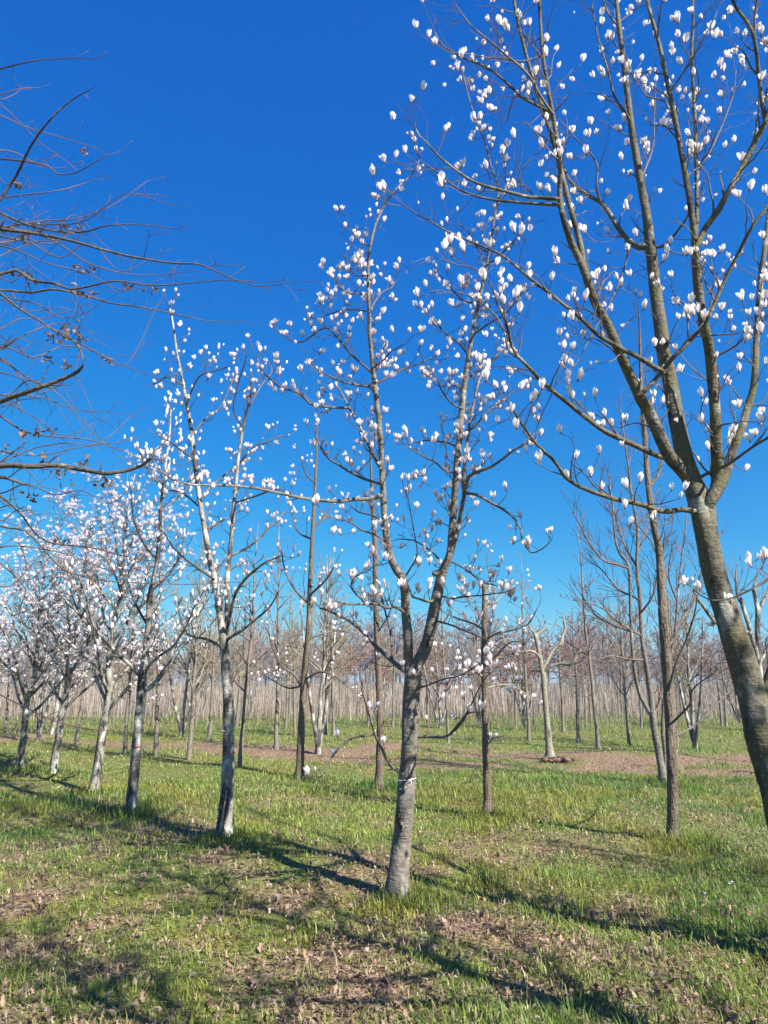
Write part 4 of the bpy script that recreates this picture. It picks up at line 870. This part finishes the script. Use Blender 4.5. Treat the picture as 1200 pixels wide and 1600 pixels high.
# dry standing grass and canes beyond the rows: nobody could count them
def dry_field():
    nr = np.random.default_rng(12); V = []; n = 52000; y = 32+nr.random(n)**1.2*60; x = (nr.random(n)*2-1)*(y*.62+3); h = nr.uniform(.4, 1.4, n)*(.45+1.05*fbm(x*.22, y*.22, 51))*np.where(nr.random(n) < .04, 1.5, 1)*np.clip((y-24)/14, .35, 1.12)
    w = .004+.00022*y*nr.uniform(.5, 1.3, n); lean = nr.normal(0, .10, n); ly = nr.normal(0, .1, n); a = nr.random(n)*np.pi; dx = np.cos(a)*w; dy = np.sin(a)*w
    z = np.zeros(n); v = np.stack([np.stack([x-dx, y-dy, z-.05], -1), np.stack([x+dx, y+dy, z-.05], -1), np.stack([x+dx*.5+lean*h, y+dy*.5+ly*h, h], -1), np.stack([x-dx*.5+lean*h, y-dy*.5+ly*h, h], -1)], 1).reshape(-1, 3)
    q = np.arange(n)[:, None]*4+np.array([[0, 1, 2, 3]]); r = nr.random(n)[:, None]
    c = np.where(r < .55, np.array([.36, .29, .235]), np.where(r < .88, np.array([.24, .19, .155]), np.array([.46, .40, .34])))*nr.uniform(.72, 1.05, n)[:, None]
    tag(link('dry_grass', mesh_np('dry_grass', v, q, None, np.repeat(c, 4, 0), M['straw'], False)), 'tall straw-coloured dry grass standing beyond the far rows', 'dry grass', None, 'stuff')
    # low rough growth at the foot of the far rows
    n = 16000; y = 21.5+nr.random(n)*16; x = (nr.random(n)*2-1)*(y*.62+3); k = fbm(x*.4, y*.4, 31) > .5; x = x[k]; y = y[k]; n = len(x); h = nr.uniform(.15, .6, n); a = nr.random(n)*np.pi; w = .008; dx = np.cos(a)*w; dy = np.sin(a)*w; lx = nr.normal(0, .3, n)*h; ly = nr.normal(0, .3, n)*h
    z = np.zeros(n); v = np.stack([np.stack([x-dx, y-dy, z-.02], -1), np.stack([x+dx, y+dy, z-.02], -1), np.stack([x+lx, y+ly, h], -1)], 1).reshape(-1, 3)
    t = np.arange(n)[:, None]*3+np.array([[0, 1, 2]]); c = np.where(nr.random(n)[:, None] < .45, np.array([.08, .13, .03]), np.array([.30, .24, .155]))
    tag(link('rough_herbs', mesh_np('rough_herbs', v, None, t, np.repeat(c, 3, 0), M['straw'], False)), 'rough weeds and dead stalks at the foot of the far rows', 'weeds', None, 'stuff')
dry_field()
def far_wood():
    rg = random.Random(7); B = Batch(); T = Batch(); protos = []
    cfg = Cfg(wig=.12, up=.06, dens=1.3, ratio=.5, fl=0, rmin=.032, seg=.7, maxlev=2, spur=0, ang=(25, 55))
    for k in range(5):
        b = Batch(); H = 8.5; tube(b, [(0, 0, -.2), (.1, 0, 3), (0, .2, H*.9)], [.14, .11, .04], 5)
        for j in range(16):
            az = j*2.4; el = rg.uniform(.4, 1.1); grow(b, Vector((0, .1, H*(.22+.68*j/16))), Vector((math.cos(az)*math.cos(el), math.sin(az)*math.cos(el), math.sin(el))), 3.0*(1.15-.5*j/16), .04, 0, cfg, rg, [])
        protos.append((np.concatenate(b.v), np.concatenate(b.q), np.concatenate(b.t)))
    for k in range(520):
        y = rg.uniform(85, 180); x = rg.uniform(-.62, .62)*y; s = rg.uniform(.65, 1.12)*(1+.18*math.sin(x*.05+1)); v, q, t = protos[k % 5]; a = rg.uniform(0, 6.28); R = np.array([[math.cos(a), -math.sin(a), 0], [math.sin(a), math.cos(a), 0], [0, 0, 1]])
        B.add((v*s) @ R.T+np.array([x, y, 0]), q, t)
    tag(B.build('far_woodland', M['fartwig'], None, False), 'hazy line of bare woodland along the horizon', 'woodland', None, 'stuff')
far_wood()

# ---------------- the overhanging tree at the left
CL = Cfg(wig=.19, up=.0, dens=4.6, ratio=.55, fl=0, rmin=.0014, seg=.06, maxlev=1, spur=1.3, ang=(30, 75))
YL = 3.6
L_trunk = [([(-330, 1790), (-325, 1500), (-318, 1200), (-312, 1000), (-308, 800), (-306, 600), (-300, 400), (-296, 150), (-290, -100)], [90, 78, 74, 68, 60, 50, 40, 28, 12], (0, .1))]
def lb(pts, w, dy, s=(-306, 0), l=1.0, e=1.0):
    a = (s[0], pts[0][1]+s[1]); return ([a, ((a[0]+pts[0][0])/2, (a[1]+pts[0][1])/2+6)]+pts, (w[0], w[1]), dy, dict(t0=.42, l=l, e=e))
L_limbs = [
 lb([(-40, 120), (0, 108), (30, 100), (60, 94), (100, 91), (145, 92)], (5, 1.3), (0, -.4), (-296, 60), .5, 3),
 lb([(-40, 162), (0, 148), (35, 138), (60, 137)], (4, 1.2), (0, .5), (-296, 60), .5, 3),
 lb([(-60, 380), (-20, 335), (0, 312), (25, 275), (50, 225), (80, 185), (110, 158), (140, 140)], (9, 1.9), (0, -.9), (-300, 60), .3, 4),
 lb([(-60, 160), (0, 180), (40, 198), (90, 213), (152, 232)], (4, 1.2), (0, .7), (-296, 30), .5, 2),
 lb([(-60, 110), (0, 162), (30, 190), (65, 225), (105, 252)], (3.5, 1), (0, -.2), (-296, -30), .4, 3),
 lb([(-50, 245), (0, 248), (50, 254), (78, 262), (90, 272), (108, 273), (135, 262), (165, 243), (188, 237)], (5, 1.2), (0, -.6), (-298, 40), .4, 2.5),
 lb([(-50, 318), (0, 309), (50, 303), (95, 297), (130, 287), (160, 278)], (4.5, 1.2), (0, .4), (-300, 40), .4, 2.5),
 lb([(-50, 315), (0, 333), (40, 350), (90, 362), (135, 362), (160, 354), (200, 350), (240, 353), (278, 357)], (6, 1.3), (0, -.3), (-300, 0), .5, 2),
 lb([(-50, 348), (0, 358), (60, 366), (110, 376), (160, 390), (210, 402), (270, 411), (310, 413), (340, 425), (375, 440), (400, 448), (460, 441)], (8, 1.2), (0, -.7), (-300, 20), .6, 2),
 lb([(-30, 350), (30, 360), (80, 374), (130, 407), (160, 419), (200, 428), (250, 429), (295, 424)], (5, 1.1), (0, .5), (-300, 20), .5, 2),
 lb([(-40, 432), (0, 428), (25, 422), (50, 438), (85, 443), (110, 452), (150, 445), (180, 439), (240, 446), (300, 442), (350, 438), (400, 440)], (8, 1.2), (0, -.4), (-302, 30), .6, 2),
 lb([(-40, 455), (0, 453), (50, 457), (80, 452), (130, 460), (170, 473), (220, 480), (280, 492), (330, 502), (385, 502)], (7, 1.1), (0, .4), (-302, 40), .6, 1.8),
 lb([(-40, 430), (0, 458), (30, 482), (60, 500), (90, 520), (120, 535), (140, 545), (180, 565), (230, 585), (290, 607)], (6, 1.1), (0, -.6), (-302, -10), .6, 1.8),
 lb([(-60, 660), (0, 628), (50, 610), (90, 595), (115, 585), (128, 574), (131, 560), (124, 545), (112, 530), (95, 518)], (12, 2), (0, -.5), (-306, 80), .6, 2),
 lb([(-60, 745), (0, 728), (50, 729), (90, 727), (140, 736), (170, 740), (200, 735), (222, 727), (236, 716), (242, 704)], (14, 5), (0, -.3), (-308, 60), .7, 1.6),
 lb([(-60, 722), (0, 745), (20, 750), (38, 757)], (9, 5), (0, .5), (-308, 20), .4, 4),
 lb([(-40, 630), (0, 650), (30, 670), (60, 680), (110, 684), (140, 687), (170, 697), (205, 710), (250, 735)], (5, 1.2), (0, .4), (-306, 10), .7, 1.5),
 lb([(-40, 540), (0, 560), (40, 588), (90, 615), (130, 660), (160, 690)], (5, 1.2), (0, .7), (-305, 20), .7, 1.6),
 lb([(-40, 760), (0, 775), (30, 800), (60, 838), (90, 850), (140, 855), (200, 870), (260, 880)], (7, 1.3), (0, -.5), (-308, 20), .7, 1.6),
 lb([(-40, 800), (0, 822), (40, 830), (70, 860), (100, 890), (150, 905), (200, 910), (290, 913), (360, 910)], (6, 1.2), (0, .3), (-308, 40), .6, 1.8),
 lb([(-40, 560), (0, 545), (45, 520), (95, 505), (150, 520)], (5, 1.1), (0, .6), (-305, 40), .7, 1.6),
 lb([(-40, 640), (0, 618), (60, 620), (120, 640), (180, 645)], (5, 1.1), (0, .8), (-305, 40), .7, 1.6),
 lb([(-40, 700), (0, 705), (60, 712), (120, 700), (190, 690)], (5, 1.2), (0, .6), (-305, 30), .7, 1.6),
 lb([(-40, 420), (0, 400), (50, 380), (100, 375)], (5, 1.1), (0, .8), (-305, 40), .7, 1.6),
 lb([(-40, 860), (0, 880), (40, 920), (30, 960), (60, 1000), (120, 1030)], (5, 1.2), (0, .5), (-308, 20), .5, 2),
 lb([(-40, 1060), (0, 1085), (40, 1105), (90, 1128), (150, 1140), (230, 1145)], (5, 1.2), (0, -.2), (-310, 20), .3, 4),
]
_rg = random.Random(17)
for _k in range(30):
    y0 = _rg.uniform(120, 960); n_ = _rg.randint(4, 7); ln = _rg.uniform(90, 300)*(1 if y0 > 330 else .5); sl = _rg.uniform(-.28, .30); q = []
    for _i in range(n_+1): q.append((-45+ln*_i/n_, y0+sl*ln*_i/n_+_rg.gauss(0, 7)+_rg.uniform(-.12, .2)*ln*(_i/n_)**2))
    L_limbs.append(lb(q, (4.2, 1.1), (0, _rg.uniform(-.6, 1.0)), (-303, 40), .7, 1.6))
L_limbs = [(L[0], (L[1][0]*.8, L[1][1]*.85))+tuple(L[2:]) for L in L_limbs]
TL, rl, tl = traced_tree('overhanging_tree', (-330, 1790), YL, L_trunk, L_limbs,
    'bare tree reaching in from the left edge with long arching dead-leaved twigs', 'tree', M['darkbark'], M['darktwig'], CL, 91, .10, .42, maxr=.02, flare=False)
def leaf_clusters():
    rg = random.Random(3); nr = np.random.default_rng(3)
    spots = [(133, 238, .6), (26, 290, .8), (102, 362, 1.5), (122, 356, .7), (50, 352, .8), (38, 372, 1.1), (30, 425, 1.1), (50, 438, 1), (128, 420, .9), (140, 420, .8), (127, 457, .9), (142, 455, .8), (198, 449, .8), (237, 456, .9),
             (112, 516, 1.6), (100, 524, 1.2), (128, 533, 1), (76, 525, .8), (73, 562, .6), (104, 572, .8), (170, 562, .8), (60, 675, .8), (78, 673, .8), (35, 682, .7), (66, 715, 1), (90, 735, 1.1), (130, 722, 1.2), (163, 755, 1.5), (100, 745, 1), (52, 775, .9), (84, 845, .7), (101, 847, .6), (144, 908, .7), (10, 700, .9)]
    for (px, py, s) in spots:
        B = Batch(); c = P(px, py, YL-rg.uniform(.0, .35))-TL.location
        for _ in range(int(5+4*s)):
            sv, sq = leaf_shape(nr, 2, .30); k = rg.uniform(.030, .050)*(.7+.3*s); R = np.array(rot_to((rg.gauss(0, 1), rg.gauss(0, 1), rg.gauss(-1, .6)), rg.uniform(0, 6))); t = rg.uniform(.6, 1.3)
            off = nr.normal(0, .018*s, 3)
            B.add((sv*k) @ R.T+np.array(c)+off, sq, None, np.repeat([[.17*t, .105*t, .068*t]], len(sv), 0))
        tube(B, [tuple(c+Vector((0, 0, .04))), tuple(c)], [.0015, .001], 3); n = len(B.v[-1]); B.c.append(np.repeat([[.15, .1, .07]], n, 0))
        B.build('leaf_cluster', M['dryleaf'], TL)
leaf_clusters()

# ---------------- small things on the ground
def fallen_branch(px, py, L, ang, label, r=.018):
    rg = random.Random(int(px)); g = G(px, py); root = (g.x, g.y, height(g.x, g.y)); B = Batch(); p = []; d = ang; x = y = 0
    for i in range(8): p.append((x, y, .03+.02*math.sin(i))); d += rg.uniform(-.2, .2); x += math.cos(d)*L/7; y += math.sin(d)*L/7
    q, rr = spline(p, [r*(1-.08*i) for i in range(8)], .06); tube(B, q, rr, 8, .1, 2)
    for i in (3, 5): tube(B, [p[i], (p[i][0]+.12, p[i][1]+.16, .06), (p[i][0]+.16, p[i][1]+.3, .05)], [r*.5, r*.35, r*.2], 5)
    o = B.build('fallen_branch', M['brown']); o.location = root; tag(o, label, 'branch')
fallen_branch(1145, 1212, .75, -.15, 'dark dead branch lying on the leafy strip near the leaning trunk'); fallen_branch(840, 1187, 1.0, 2.9, 'thin dead branch beside the foot of the pollarded tree', .010)
fallen_branch(985, 1197, 1.3, .2, 'pale dead stick on the bare strip left of the two-stemmed tree', .010)
def bark_chunks():
    rg = random.Random(8); B = Batch()
    for k in range(60):
        g = G(870+rg.gauss(0, 11), 1188+rg.uniform(-1, 3)); s = rg.uniform(.03, .08); v = np.array([[rg.uniform(.5, 1.4)*a*s, rg.uniform(.2, .6)*b*s, (c+.6)*s*rg.uniform(.15, .6)] for a in (-1, 1) for b in (-1, 1) for c in (-1, 1)])
        t = rg.uniform(0, 3); R = np.array([[math.cos(t), -math.sin(t), 0], [math.sin(t), math.cos(t), 0], [0, 0, 1]]); B.add(v @ R.T+np.array([g.x, g.y, .02]), [[0, 1, 3, 2], [4, 6, 7, 5], [0, 4, 5, 1], [2, 3, 7, 6], [0, 2, 6, 4], [1, 5, 7, 3]])
    tag(B.build('bark_chunks', M['chunk'], None, False), 'reddish heap of broken bark and roots at the foot of the pollarded tree', 'bark', None, 'stuff')
bark_chunks()
def petals():
    rg = random.Random(6); B = Batch(); nr = np.random.default_rng(6)
    for k in range(34):
        y = rg.uniform(3.2, 12); x = rg.uniform(-.5, .5)*y; s = rg.uniform(.010, .020); V = []
        for i in range(4):
            for j in (-1, 1): V.append((j*s*.5*math.sin(.5+i*.8), i*s*.5, .01+s*.4*math.sin(i*1.2)))
        a = rg.uniform(0, 6.28); R = np.array([[math.cos(a), -math.sin(a), 0], [math.sin(a), math.cos(a), 0], [0, 0, 1]]); B.add(np.array(V) @ R.T+np.array([x, y, height(x, y)+.03]), [[0, 1, 3, 2], [2, 3, 5, 4], [4, 5, 7, 6]], None, np.repeat([[.85, .82, .8]], 8, 0))
    tag(B.build('fallen_petals', M['petal']), 'white magnolia petals scattered on the grass', 'petals', None, 'stuff')
petals()
build_grass()
build_litter()
print('objects', len(bpy.data.objects), 'far trees', cnt, 'verts', sum(len(m.vertices) for m in bpy.data.meshes))

def haze():
    B = Batch(); x, y0, y1, z0, z1 = 1000, -120, 1000, -1.2, 12.5
    B.add([(a, b, c) for a in (-x, x) for b in (y0, y1) for c in (z0, z1)], [[0, 1, 3, 2], [4, 6, 7, 5], [0, 4, 5, 1], [2, 3, 7, 6], [0, 2, 6, 4], [1, 5, 7, 3]])
    m = bpy.data.materials.new('haze'); m.use_nodes = True; nt = m.node_tree; nt.nodes.clear(); v = nt.nodes.new('ShaderNodeVolumePrincipled'); o = nt.nodes.new('ShaderNodeOutputMaterial')
    v.inputs['Color'].default_value = (.62, .80, 1, 1); v.inputs['Density'].default_value = .0012; v.inputs['Anisotropy'].default_value = .2; nt.links.new(v.outputs[0], o.inputs['Volume'])
    tag(B.build('haze', m, None, False), 'thin bluish spring haze over the far rows', 'haze', None, 'stuff')
haze()
